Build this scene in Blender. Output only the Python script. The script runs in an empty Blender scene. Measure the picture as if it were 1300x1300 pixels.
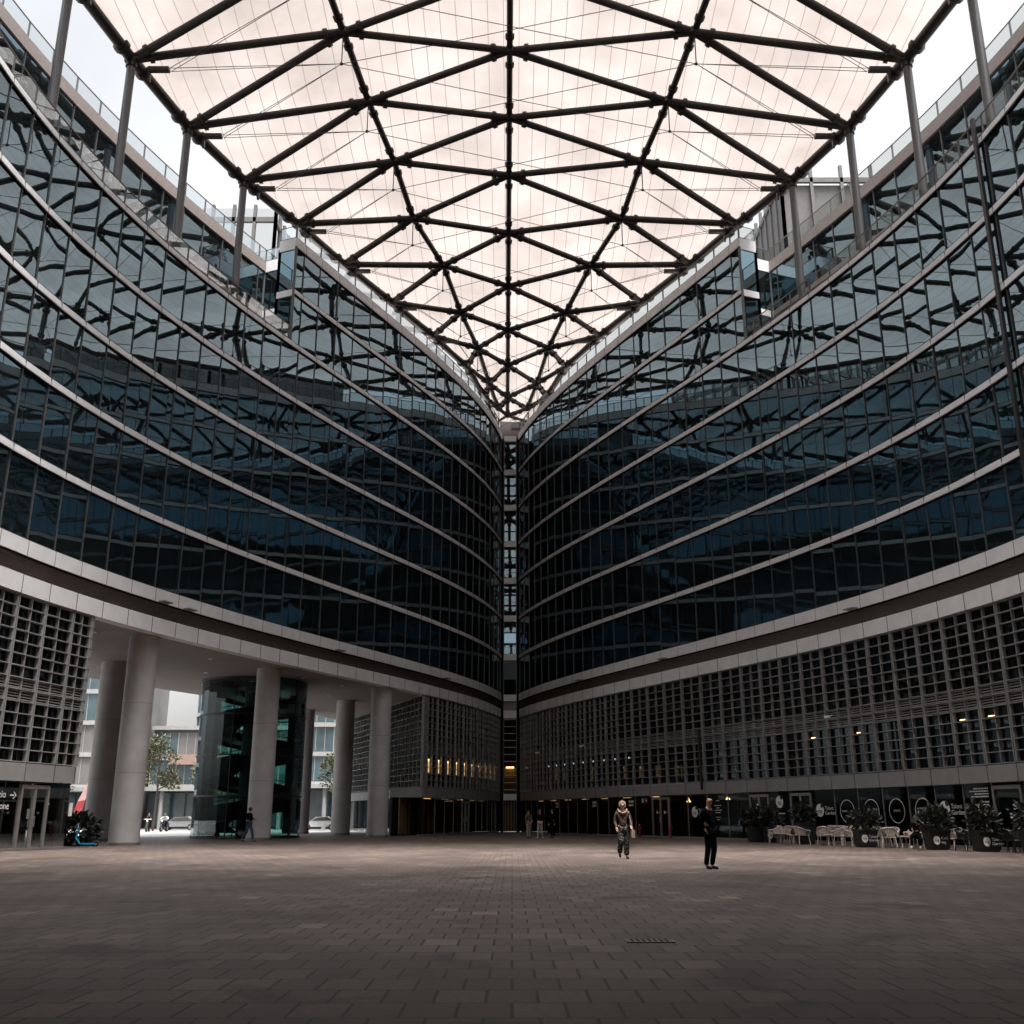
import bpy, math, random
from math import sin, cos, pi, radians, sqrt, atan2
from mathutils import Vector, Matrix
random.seed(7)
scn = bpy.context.scene
col = scn.collection
AX = 0.41                     # plan axis of the spindle shaped plaza

# ------------------------------------------------------------------ camera, sky, sun, exposure
cd = bpy.data.cameras.new('camera'); cam = bpy.data.objects.new('camera', cd); col.objects.link(cam)
cd.sensor_fit = 'HORIZONTAL'; cd.sensor_width = 36; cd.lens = 36.0
cam.location = (0, 0, 1.4); cam.rotation_euler = (radians(90 + 16.6), 0, 0)
cd.clip_start = .1; cd.clip_end = 4000
scn.camera = cam
SUN_EL, SUN_AZ = radians(76), radians(150)
w = bpy.data.worlds.new('World'); scn.world = w; w.use_nodes = True
nt = w.node_tree; bg = nt.nodes['Background']
sky = nt.nodes.new('ShaderNodeTexSky'); sky.sky_type = 'NISHITA'; sky.sun_disc = False
sky.sun_elevation = SUN_EL; sky.sun_rotation = SUN_AZ; sky.air_density = 1.6; sky.dust_density = 4.0
hs = nt.nodes.new('ShaderNodeHueSaturation'); hs.inputs['Saturation'].default_value = .16
nt.links.new(sky.outputs[0], hs.inputs['Color']); wt = nt.nodes.new('ShaderNodeTexCoord'); ws = nt.nodes.new('ShaderNodeSeparateXYZ'); wm = nt.nodes.new('ShaderNodeMapRange'); wx = nt.nodes.new('ShaderNodeMixRGB')
wm.interpolation_type = 'SMOOTHSTEP'; wm.inputs[1].default_value = .66; wm.inputs[2].default_value = .97; wm.inputs[3].default_value = .33; wm.inputs[4].default_value = 1.25
cn_ = nt.nodes.new('ShaderNodeTexNoise'); cn_.inputs['Scale'].default_value = 2.2; cn_.inputs['Detail'].default_value = 5
cr_ = nt.nodes.new('ShaderNodeMapRange'); cr_.inputs[1].default_value = .3; cr_.inputs[2].default_value = .7; cr_.inputs[3].default_value = .8; cr_.inputs[4].default_value = 1.15
mm_ = nt.nodes.new('ShaderNodeMath'); mm_.operation = 'MULTIPLY'
nt.links.new(wt.outputs['Generated'], ws.inputs[0]); nt.links.new(ws.outputs['Z'], wm.inputs[0]); nt.links.new(wt.outputs['Generated'], cn_.inputs['Vector']); nt.links.new(cn_.outputs[0], cr_.inputs[0])
nt.links.new(wm.outputs[0], mm_.inputs[0]); nt.links.new(cr_.outputs[0], mm_.inputs[1])
wx.blend_type = 'MULTIPLY'; wx.inputs[0].default_value = 1
nt.links.new(hs.outputs[0], wx.inputs[1]); nt.links.new(mm_.outputs[0], wx.inputs[2]); nt.links.new(wx.outputs[0], bg.inputs[0])
bg.inputs[1].default_value = .15
sl = bpy.data.lights.new('sun', 'SUN'); sl.energy = 1.5; sl.angle = radians(25); sl.color = (1, .96, .9)
so = bpy.data.objects.new('sun', sl); col.objects.link(so)
so.rotation_euler = (radians(90) - SUN_EL, 0, pi - SUN_AZ)
scn.view_settings.view_transform = 'Standard'; scn.view_settings.look = 'None'
scn.view_settings.exposure = 2.42; scn.view_settings.gamma = 1
cy = scn.cycles
cy.max_bounces = 9; cy.diffuse_bounces = 3; cy.glossy_bounces = 5; cy.transmission_bounces = 4; cy.transparent_max_bounces = 12
cy.caustics_reflective = False; cy.caustics_refractive = False
cy.use_denoising = True; cy.sample_clamp_indirect = 6

# ------------------------------------------------------------------ materials
def N(nt, t, **kw):
    n = nt.nodes.new(t)
    for k, v in kw.items(): setattr(n, k, v)
    return n
def mat(name, c, rough=.6, metal=0, var=.12, scale=3., bump=0., bscale=40., ior=1.5, tint=None, stain=None):
    m = bpy.data.materials.new(name); m.use_nodes = True; t = m.node_tree; b = t.nodes['Principled BSDF']
    b.inputs['Roughness'].default_value = rough; b.inputs['Metallic'].default_value = metal; b.inputs['IOR'].default_value = ior
    if tint: b.inputs['Specular Tint'].default_value = (*tint, 1)
    tc = N(t, 'ShaderNodeTexCoord'); nz = N(t, 'ShaderNodeTexNoise'); nz.inputs['Scale'].default_value = scale; nz.inputs['Detail'].default_value = 6
    t.links.new(tc.outputs['Object'], nz.inputs['Vector'])
    r = N(t, 'ShaderNodeValToRGB'); e = r.color_ramp.elements
    e[0].position = .3; e[1].position = .7
    e[0].color = (*[x * (1 - var) for x in c], 1); e[1].color = (*[min(1, x * (1 + var)) for x in c], 1)
    t.links.new(nz.outputs[0], r.inputs[0]); t.links.new(r.outputs[0], b.inputs['Base Color'])
    if bump:
        n2 = N(t, 'ShaderNodeTexNoise'); n2.inputs['Scale'].default_value = bscale; n2.inputs['Detail'].default_value = 4
        t.links.new(tc.outputs['Object'], n2.inputs['Vector'])
        bp = N(t, 'ShaderNodeBump'); bp.inputs['Strength'].default_value = bump; bp.inputs['Distance'].default_value = .02
        t.links.new(n2.outputs[0], bp.inputs['Height']); t.links.new(bp.outputs[0], b.inputs['Normal'])
    return m
def emit(name, c, s):
    m = bpy.data.materials.new(name); m.use_nodes = True; t = m.node_tree; b = t.nodes['Principled BSDF']
    b.inputs['Base Color'].default_value = (.1, .1, .1, 1)
    b.inputs['Emission Color'].default_value = (*c, 1); b.inputs['Emission Strength'].default_value = s
    return m
def clear_glass(name, tintc, base, k=1.0, rough=0.0):
    """thin pane: tinted transparency, Fresnel reflection"""
    m = bpy.data.materials.new(name); m.use_nodes = True; t = m.node_tree
    t.nodes.remove(t.nodes['Principled BSDF']); out = t.nodes['Material Output']
    tr = N(t, 'ShaderNodeBsdfTransparent'); tr.inputs[0].default_value = (*tintc, 1)
    gl = N(t, 'ShaderNodeBsdfGlossy'); gl.inputs['Roughness'].default_value = rough; gl.inputs[0].default_value = (.85, .95, 1, 1)
    fr = N(t, 'ShaderNodeFresnel'); fr.inputs[0].default_value = base
    mu = N(t, 'ShaderNodeMath', operation='MULTIPLY'); mu.inputs[1].default_value = k; mu.use_clamp = True
    mx = N(t, 'ShaderNodeMixShader')
    t.links.new(fr.outputs[0], mu.inputs[0]); t.links.new(mu.outputs[0], mx.inputs[0])
    t.links.new(tr.outputs[0], mx.inputs[1]); t.links.new(gl.outputs[0], mx.inputs[2]); t.links.new(mx.outputs[0], out.inputs[0])
    return m

M = {}
M['panel'] = mat('painted_aluminium', (.70, .70, .71), .6, .0, .07, 1.2)
M['grille'] = mat('grille_concrete_grey', (.245, .240, .240), .65, 0, .10, 1.5, .15, 25)
M['gasket'] = mat('black_gasket', (.012, .012, .013), .95, ior=1.2)
M['mullion'] = mat('mullion_metal', (.10, .097, .095), .4, .3)
M['louvre'] = mat('louvre_metal', (.24, .20, .185), .5, .1)
M['steel'] = mat('roof_steel', (.030, .027, .025), .42, .35, .2, 2)
M['post'] = mat('post_steel', (.10, .098, .10), .42, .35, .08, 2)
M['soffit'] = mat('soffit_plaster', (.26, .22, .205), .8, 0, .06, .6)
M['concrete'] = mat('column_concrete', (.47, .455, .455), .6, 0, .13, 1.1, .10, 14)
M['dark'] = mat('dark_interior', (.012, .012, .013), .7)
M['white'] = mat('white_vinyl', (.78, .77, .76), .5, 0, .02)
M['frame'] = mat('door_frame_metal', (.24, .225, .22), .4, .3)
M['black'] = mat('black_paint', (.012, .012, .013), .45, 0, .2)
M['wood'] = mat('warm_timber_slats', (.17, .105, .05), .5, 0, .3, 2)
M['red'] = mat('red_enamel', (.22, .02, .02), .4)
M['wicker'] = mat('white_resin_weave', (.60, .52, .47), .55, 0, .1, 30)
M['cushion'] = mat('dark_red_cloth', (.12, .022, .022), .9, 0, .2, 8)
M['greycloth'] = mat('charcoal_cloth', (.045, .047, .05), .9, 0, .2, 8)
M['leaf'] = mat('planter_leaf', (.011, .014, .008), .6, 0, .5, 6)
M['treeleaf'] = mat('tree_leaf', (.05, .05, .015), .6, 0, .5, 3)
M['bark'] = mat('tree_bark', (.07, .055, .045), .85, 0, .3, 9, .3, 20)
M['paint_blue'] = mat('cyan_paint', (.01, .33, .52), .4)
M['rubber'] = mat('tyre_rubber', (.015, .015, .016), .8)
M['chrome'] = mat('bare_metal', (.4, .4, .42), .3, .8)
M['lampwarm'] = emit('warm_lamp', (1, .66, .28), 1.2)
M['litroom'] = emit('lit_room_warm', (1, .62, .25), .13)
M['fillwarm'] = emit('warm_fill', (1, .62, .26), .16)  # glow of the strips added to brighten the shop interiors
M['lampcool'] = emit('cool_lamp', (.8, .95, 1), .35)

def facade_glass(name, ior):
    m = bpy.data.materials.new(name); m.use_nodes = True; t = m.node_tree; b = t.nodes['Principled BSDF']
    b.inputs['Roughness'].default_value = .012; b.inputs['IOR'].default_value = ior
    b.inputs['Specular Tint'].default_value = (.56, .82, .97, 1)
    uv = N(t, 'ShaderNodeTexCoord'); wv = N(t, 'ShaderNodeTexWave'); wv.inputs['Scale'].default_value = 3.2; wv.inputs['Distortion'].default_value = .6
    wv.bands_direction = 'X'
    nz = N(t, 'ShaderNodeTexNoise'); nz.inputs['Scale'].default_value = .35
    t.links.new(uv.outputs['UV'], wv.inputs['Vector']); t.links.new(uv.outputs['Object'], nz.inputs['Vector'])
    mu = N(t, 'ShaderNodeMath', operation='MULTIPLY'); t.links.new(wv.outputs['Fac'], mu.inputs[0]); t.links.new(nz.outputs[0], mu.inputs[1])
    r = N(t, 'ShaderNodeValToRGB'); r.color_ramp.elements[0].color = (.0035, .0045, .0048, 1); r.color_ramp.elements[1].color = (.017, .021, .022, 1)
    r.color_ramp.elements[1].position = .6
    ge = N(t, 'ShaderNodeNewGeometry'); vr = N(t, 'ShaderNodeMapRange'); vr.inputs[3].default_value = .35; vr.inputs[4].default_value = 1.5
    t.links.new(ge.outputs['Random Per Island'], vr.inputs[0]); m2 = N(t, 'ShaderNodeMath', operation='MULTIPLY')
    t.links.new(mu.outputs[0], m2.inputs[0]); t.links.new(vr.outputs[0], m2.inputs[1])
    t.links.new(m2.outputs[0], r.inputs[0]); t.links.new(r.outputs[0], b.inputs['Base Color'])
    return m
M['glass'] = facade_glass('curtain_wall_glass', 3.1)
M['podium'] = facade_glass('podium_glass', 1.45)
M['rail_glass'] = clear_glass('balustrade_glass', (.70, .70, .67), 1.4, .35)
M['shop_glass'] = clear_glass('shop_glass', (.42, .43, .42), 1.38, .55)
M['tower_glass'] = clear_glass('green_curved_glass', (.40, .62, .58), 1.5, 1.3)

def membrane():
    m = bpy.data.materials.new('roof_membrane'); m.use_nodes = True; t = m.node_tree
    t.nodes.remove(t.nodes['Principled BSDF']); out = t.nodes['Material Output']
    tc = N(t, 'ShaderNodeTexCoord'); sx = N(t, 'ShaderNodeSeparateXYZ'); t.links.new(tc.outputs['Object'], sx.inputs[0])
    mu = N(t, 'ShaderNodeMath', operation='MULTIPLY'); mu.inputs[1].default_value = 1.05; t.links.new(sx.outputs[0], mu.inputs[0])
    fr = N(t, 'ShaderNodeMath', operation='FRACT'); t.links.new(mu.outputs[0], fr.inputs[0])
    lt = N(t, 'ShaderNodeMath', operation='LESS_THAN'); lt.inputs[1].default_value = .055; t.links.new(fr.outputs[0], lt.inputs[0])
    nz = N(t, 'ShaderNodeTexNoise'); nz.inputs['Scale'].default_value = .25; nz.inputs['Detail'].default_value = 5
    t.links.new(tc.outputs['Object'], nz.inputs['Vector'])
    r = N(t, 'ShaderNodeValToRGB'); r.color_ramp.elements[0].color = (.152, .133, .124, 1); r.color_ramp.elements[1].color = (.208, .185, .176, 1)
    r.color_ramp.elements[0].position = .3; r.color_ramp.elements[1].position = .7
    t.links.new(nz.outputs[0], r.inputs[0])
    mx = N(t, 'ShaderNodeMixRGB'); mx.inputs[2].default_value = (.112, .094, .086, 1)
    t.links.new(lt.outputs[0], mx.inputs[0]); t.links.new(r.outputs[0], mx.inputs[1])
    tl = N(t, 'ShaderNodeBsdfTranslucent'); df = N(t, 'ShaderNodeBsdfDiffuse'); ms = N(t, 'ShaderNodeMixShader'); ms.inputs[0].default_value = .15
    t.links.new(mx.outputs[0], tl.inputs[0]); t.links.new(mx.outputs[0], df.inputs[0])
    t.links.new(tl.outputs[0], ms.inputs[1]); t.links.new(df.outputs[0], ms.inputs[2]); t.links.new(ms.outputs[0], out.inputs[0])
    return m
M['membrane'] = membrane()

def pavers():
    m = bpy.data.materials.new('stone_pavers'); m.use_nodes = True; t = m.node_tree; b = t.nodes['Principled BSDF']
    tc = N(t, 'ShaderNodeTexCoord'); br = N(t, 'ShaderNodeTexBrick')
    br.inputs['Scale'].default_value = 1; br.inputs['Brick Width'].default_value = .415; br.inputs['Row Height'].default_value = .63
    br.inputs['Mortar Size'].default_value = .014; br.inputs['Mortar Smooth'].default_value = .15; br.offset = .5
    br.inputs['Color1'].default_value = (0, 0, 0, 1); br.inputs['Color2'].default_value = (1, 1, 1, 1); br.inputs['Mortar'].default_value = (.5, .5, .5, 1)
    t.links.new(tc.outputs['Object'], br.inputs['Vector'])
    r = N(t, 'ShaderNodeValToRGB'); e = r.color_ramp.elements
    e[0].color = (.122, .088, .072, 1); e[1].color = (.240, .184, .156, 1)
    a = e.new(.45); a.color = (.142, .106, .090, 1); a = e.new(.93); a.color = (.172, .130, .111, 1)
    t.links.new(br.outputs['Color'], r.inputs[0])
    nz = N(t, 'ShaderNodeTexNoise'); nz.inputs['Scale'].default_value = .28; nz.inputs['Detail'].default_value = 9; nz.inputs['Roughness'].default_value = .65
    t.links.new(tc.outputs['Object'], nz.inputs['Vector'])
    r2 = N(t, 'ShaderNodeValToRGB'); e = r2.color_ramp.elements; e[0].position = .36; e[1].position = .58
    e[0].color = (.58, .56, .55, 1); e[1].color = (1, 1, 1, 1)
    t.links.new(nz.outputs[0], r2.inputs[0])
    mm = N(t, 'ShaderNodeMixRGB', blend_type='MULTIPLY'); mm.inputs[0].default_value = 1
    t.links.new(r.outputs[0], mm.inputs[1]); t.links.new(r2.outputs[0], mm.inputs[2])
    n3 = N(t, 'ShaderNodeTexNoise'); n3.inputs['Scale'].default_value = 14; n3.inputs['Detail'].default_value = 6
    t.links.new(tc.outputs['Object'], n3.inputs['Vector'])
    r3 = N(t, 'ShaderNodeValToRGB'); e = r3.color_ramp.elements; e[0].position = .3; e[1].position = .75
    e[0].color = (.72, .72, .72, 1); e[1].color = (1.1, 1.1, 1.1, 1); t.links.new(n3.outputs[0], r3.inputs[0])
    m3 = N(t, 'ShaderNodeMixRGB', blend_type='MULTIPLY'); m3.inputs[0].default_value = 1
    t.links.new(mm.outputs[0], m3.inputs[1]); t.links.new(r3.outputs[0], m3.inputs[2])
    vo = N(t, 'ShaderNodeTexVoronoi'); vo.inputs['Scale'].default_value = 1.3; t.links.new(tc.outputs['Object'], vo.inputs['Vector'])
    vr = N(t, 'ShaderNodeMapRange'); vr.inputs[1].default_value = .02; vr.inputs[2].default_value = .05; vr.inputs[3].default_value = .45; vr.inputs[4].default_value = 1
    t.links.new(vo.outputs['Distance'], vr.inputs[0])
    n5 = N(t, 'ShaderNodeTexNoise'); n5.inputs['Scale'].default_value = .75; n5.inputs['Detail'].default_value = 8; n5.inputs['Distortion'].default_value = .8; t.links.new(tc.outputs['Object'], n5.inputs['Vector'])
    v5 = N(t, 'ShaderNodeMapRange'); v5.inputs[1].default_value = .30; v5.inputs[2].default_value = .42; v5.inputs[3].default_value = .42; v5.inputs[4].default_value = 1; t.links.new(n5.outputs[0], v5.inputs[0])
    mw_ = N(t, 'ShaderNodeMath', operation='MULTIPLY'); t.links.new(vr.outputs[0], mw_.inputs[0]); t.links.new(v5.outputs[0], mw_.inputs[1])
    m6 = N(t, 'ShaderNodeMixRGB', blend_type='MULTIPLY'); m6.inputs[0].default_value = 1; t.links.new(m3.outputs[0], m6.inputs[1]); t.links.new(mw_.outputs[0], m6.inputs[2]); m3 = m6
    mj = N(t, 'ShaderNodeMixRGB'); mj.inputs[2].default_value = (.014, .011, .010, 1)
    t.links.new(br.outputs['Fac'], mj.inputs[0]); t.links.new(m3.outputs[0], mj.inputs[1]); t.links.new(mj.outputs[0], b.inputs['Base Color'])
    rr = N(t, 'ShaderNodeMapRange'); rr.inputs[3].default_value = .42; rr.inputs[4].default_value = .7
    t.links.new(nz.outputs[0], rr.inputs[0]); t.links.new(rr.outputs[0], b.inputs['Roughness'])
    ad = N(t, 'ShaderNodeMath', operation='MULTIPLY_ADD'); ad.inputs[1].default_value = -1.0
    m4 = N(t, 'ShaderNodeMath', operation='MULTIPLY'); m4.inputs[1].default_value = .35
    t.links.new(n3.outputs[0], m4.inputs[0]); t.links.new(br.outputs['Fac'], ad.inputs[0]); t.links.new(m4.outputs[0], ad.inputs[2])
    bp = N(t, 'ShaderNodeBump'); bp.inputs['Strength'].default_value = .55; bp.inputs['Distance'].default_value = .012
    t.links.new(ad.outputs[0], bp.inputs['Height']); t.links.new(bp.outputs[0], b.inputs['Normal'])
    return m
M['pavers'] = pavers()
M['asphalt'] = mat('asphalt', (.07, .07, .07), .85, 0, .2, .7)
M['sidewalk'] = mat('pale_paving', (.22, .215, .21), .8, 0, .12, .5)

# ------------------------------------------------------------------ mesh builder
class MB:
    def __init__(s): s.v = []; s.f = []; s.mi = []; s.cur = 0; s.uv = {}
    def quad(s, *p):
        n = len(s.v); s.v += [tuple(a) for a in p]; s.f.append(tuple(range(n, n + len(p)))); s.mi.append(s.cur)
    def hexa(s, a, b):
        """a, b: two matching quads (4 points each), joined into a closed box"""
        n = len(s.v); s.v += [tuple(p) for p in a] + [tuple(p) for p in b]
        for f in ((0, 1, 2, 3), (7, 6, 5, 4), (0, 4, 5, 1), (1, 5, 6, 2), (2, 6, 7, 3), (3, 7, 4, 0)):
            s.f.append(tuple(n + i for i in f)); s.mi.append(s.cur)
    def box(s, c, d, rz=0, R=None):
        m = R or Matrix.Rotation(rz, 3, 'Z'); c = Vector(c); x, y, z = [k / 2 for k in d]
        q = lambda zz: [c + m @ Vector(p) for p in ((-x, -y, zz), (x, -y, zz), (x, y, zz), (-x, y, zz))]
        s.hexa(q(-z), q(z))
    def tube(s, p, q, r, n=8, r2=None, cap=True):
        p = Vector(p); q = Vector(q); r2 = r if r2 is None else r2
        d = (q - p).normalized(); u = d.orthogonal().normalized(); w_ = d.cross(u); b = len(s.v)
        for c, rr in ((p, r), (q, r2)):
            for i in range(n):
                a = 2 * pi * i / n; s.v.append(tuple(c + (u * cos(a) + w_ * sin(a)) * rr))
        for i in range(n):
            s.f.append((b + i, b + (i + 1) % n, b + n + (i + 1) % n, b + n + i)); s.mi.append(s.cur)
        if cap:
            s.f.append(tuple(b + i for i in reversed(range(n)))); s.mi.append(s.cur)
            s.f.append(tuple(b + n + i for i in range(n))); s.mi.append(s.cur)
    def poly(s, pts, r, n=6):
        for a, b in zip(pts[:-1], pts[1:]): s.tube(a, b, r, n)
    def lathe(s, prof, c, n=24, sx=1, sy=1):
        b = len(s.v); c = Vector(c); k = len(prof)
        for r, z in prof:
            for i in range(n):
                a = 2 * pi * i / n; s.v.append((c.x + r * cos(a) * sx, c.y + r * sin(a) * sy, c.z + z))
        for j in range(k - 1):
            for i in range(n):
                i2 = (i + 1) % n
                s.f.append((b + j * n + i, b + j * n + i2, b + (j + 1) * n + i2, b + (j + 1) * n + i)); s.mi.append(s.cur)
        s.f.append(tuple(b + i for i in reversed(range(n)))); s.mi.append(s.cur)
        s.f.append(tuple(b + (k - 1) * n + i for i in range(n))); s.mi.append(s.cur)
    def ball(s, c, r, n=10, sx=1, sy=1, sz=1):
        prof = [(max(r * sin(pi * j / n), r * .02), -r * cos(pi * j / n) * sz) for j in range(n + 1)]
        s.lathe(prof, c, n + 4, sx, sy)
    def build(s, name, m, parent=None, smooth=False, local=False, uvs=None):
        me = bpy.data.meshes.new(name); v = s.v
        if parent is not None and not local:
            L = world_loc(parent); v = [(a[0] - L.x, a[1] - L.y, a[2] - L.z) for a in v]
        me.from_pydata(v, [], s.f)
        for k in (m if isinstance(m, (list, tuple)) else [m]): me.materials.append(k)
        if isinstance(m, (list, tuple)): me.polygons.foreach_set('material_index', s.mi)
        if uvs:
            ul = me.uv_layers.new(name='UVMap')
            for l in me.loops: ul.data[l.index].uv = uvs[l.vertex_index]
        if smooth:
            me.polygons.foreach_set('use_smooth', [True] * len(me.polygons))
            if smooth == 'angle': me.set_sharp_from_angle(angle=radians(40))
        me.update()
        o = bpy.data.objects.new(name, me); col.objects.link(o)
        if parent is not None: o.parent = parent
        return o
def world_loc(o):
    L = Vector(o.location); p = o.parent
    while p is not None: L += Vector(p.location); p = p.parent
    return L
def tag(o, label=None, cat=None, group=None, kind=None):
    for k, v in (('label', label), ('category', cat), ('group', group), ('kind', kind)):
        if v: o[k] = v
    return o
def thing(name, label, cat, loc=(0, 0, 0), rz=0, group=None):
    o = bpy.data.objects.new(name, None); o.empty_display_size = .3; col.objects.link(o)
    o.location = loc; o.rotation_euler = (0, 0, rz); return tag(o, label, cat, group)
def kids(o): return [c for c in bpy.data.objects if c.parent is o]
def dup(root, loc, rz, label, group=None):
    def cp(o, par):
        c = o.copy(); col.objects.link(c)
        if par is not None: c.parent = par
        for ch in kids(o): cp(ch, c)
        return c
    r = cp(root, None); r.location = loc; r.rotation_euler = (0, 0, rz); r['label'] = label
    if group: r['group'] = group
    return r
def text_mb(body, size, align='CENTER'):
    cu = bpy.data.curves.new('t', 'FONT'); cu.body = body; cu.size = size; cu.align_x = align; cu.align_y = 'CENTER'; cu.resolution_u = 3
    o = bpy.data.objects.new('t', cu); col.objects.link(o)
    dg = bpy.context.evaluated_depsgraph_get(); me = bpy.data.meshes.new_from_object(o.evaluated_get(dg))
    v = [tuple(x.co) for x in me.vertices]; f = [tuple(p.vertices) for p in me.polygons]
    bpy.data.objects.remove(o); bpy.data.curves.remove(cu); bpy.data.meshes.remove(me)
    return v, f

# ------------------------------------------------------------------ plan of the plaza
def Wd(d):
    if d < 36.5: d = 73 - d
    s = (d - 70) / 35; return 13.5304 - 15.6087 * s - 1.8096 * s * s + 4.6541 * s ** 3
_D = [104.0 - .02 * i for i in range(6600)]; _S = [0.0]
for a, b in zip(_D[:-1], _D[1:]): _S.append(_S[-1] + sqrt((b - a) ** 2 + (Wd(b) - Wd(a)) ** 2))
import bisect
def depth(s):
    i = min(max(bisect.bisect_left(_S, s), 1), len(_S) - 1)
    t = (s - _S[i - 1]) / (_S[i] - _S[i - 1]); return _D[i - 1] + t * (_D[i] - _D[i - 1])
_cache = {}
def P2(side, s, off):
    k = (side, round(s, 4), off)
    if k not in _cache:
        d = depth(s); g = (Wd(d + .05) - Wd(d - .05)) / .1; L = sqrt(1 + g * g)
        t_ = min(max((d - 78) / 26, 0), 1); _cache[k] = (AX - .61 * t_ * t_ + side * (Wd(d) + off / L), d - off * g / L)
    return _cache[k]
def P(side, s, off, z): x, y = P2(side, s, off); return Vector((x, y, z))
def J(i):
    if i <= 12: return .2 + i * (22.5 - .2) / 12
    if i <= 19: return 22.5 + (i - 12) * (38.96 - 22.5) / 7
    return .2 + 2.04 * i
NB = 38
SMAX = 108.0
def slist(s0, s1):
    out = [s0]; i = 0
    while J(i) < s1 - 1e-3:
        if J(i) > s0 + 1e-3: out.append(J(i))
        i += 1
    return out + [s1]
def ribbon(mb, side, sl, o0, o1, z0, z1, caps=True):
    for a, b in zip(sl[:-1], sl[1:]):
        p = [P(side, a, o0, z0), P(side, b, o0, z0), P(side, b, o0, z1), P(side, a, o0, z1)]
        q = [P(side, a, o1, z0), P(side, b, o1, z0), P(side, b, o1, z1), P(side, a, o1, z1)]
        mb.quad(*p); mb.quad(p[3], p[2], q[2], q[3]); mb.quad(q[0], q[1], p[1], p[0])
    if caps:
        for s in (sl[0], sl[-1]):
            mb.quad(P(side, s, o0, z0), P(side, s, o1, z0), P(side, s, o1, z1), P(side, s, o0, z1))
def fin(mb, side, s, w_, o0, o1, z0, z1):
    a = lambda ds, o, z: P(side, s + ds, o, z)
    mb.hexa([a(-w_ / 2, o0, z0), a(w_ / 2, o0, z0), a(w_ / 2, o1, z0), a(-w_ / 2, o1, z0)],
            [a(-w_ / 2, o0, z1), a(w_ / 2, o0, z1), a(w_ / 2, o1, z1), a(-w_ / 2, o1, z1)])
def B(k): return 13.08 + 3.98 * k

# ------------------------------------------------------------------ ground
g = MB(); g.quad((-400, -200, -.012), (400, -200, -.012), (400, 900, -.012), (-400, 900, -.012)); tag(g.build('ground', M['sidewalk']), kind='structure')
g = MB(); pts = []
for s in [SMAX - 2 * i for i in range(55)] + [0]: pts.append(P(-1, s, 17, 0))
R_ = [P(1, s, 17, 0) for s in [SMAX - 2 * i for i in range(55)] + [0]]
for i in range(len(pts) - 1):
    g.quad(pts[i], R_[i], R_[i + 1], pts[i + 1])
tag(g.build('plaza_ground', M['pavers']), kind='structure')
g = MB(); g.quad((-400, 122, -.008), (0, 122, -.008), (0, 134, -.008), (-400, 134, -.008)); tag(g.build('road', M['asphalt']), kind='structure')

# ------------------------------------------------------------------ the two curved office buildings
SETB = 42.1           # from here towards the viewer the two top storeys step back behind a terrace
PASS0, PASS1 = 21.4, 57.9
def pane_grid(mb, uvs, side, a, b, z0, z1, off=.05, nx=5, nz=6):
    bul = random.uniform(-.003, .007); ti = random.uniform(-.009, .009); tj = random.uniform(-.007, .007)
    A0, B0 = P(side, a, off, 0), P(side, b, off, 0); nrm = (B0 - A0).cross(Vector((0, 0, 1))).normalized()
    if (P(side, a, off + 1, 0) - A0).dot(nrm) < 0: nrm = -nrm
    bx = random.uniform(.35, .65); ph = random.uniform(0, 6.28)
    n = len(mb.v)
    for j in range(nz + 1):
        for i in range(nx + 1):
            u, v = i / nx, j / nz
            h = bul * 16 * u * (1 - u) * v * (1 - v) * (1 + .5 * sin(ph + 5 * u + 3 * v)) + ti * (u - .5) * 2 + tj * (v - .5) * 2
            p = A0.lerp(B0, u) - nrm * h; mb.v.append((p.x, p.y, z0 + (z1 - z0) * v)); uvs.append((u * 2 + a, v * 3.6))
    for j in range(nz):
        for i in range(nx):
            q = n + j * (nx + 1) + i; mb.f.append((q, q + 1, q + nx + 2, q + nx + 1)); mb.mi.append(0)

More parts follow.
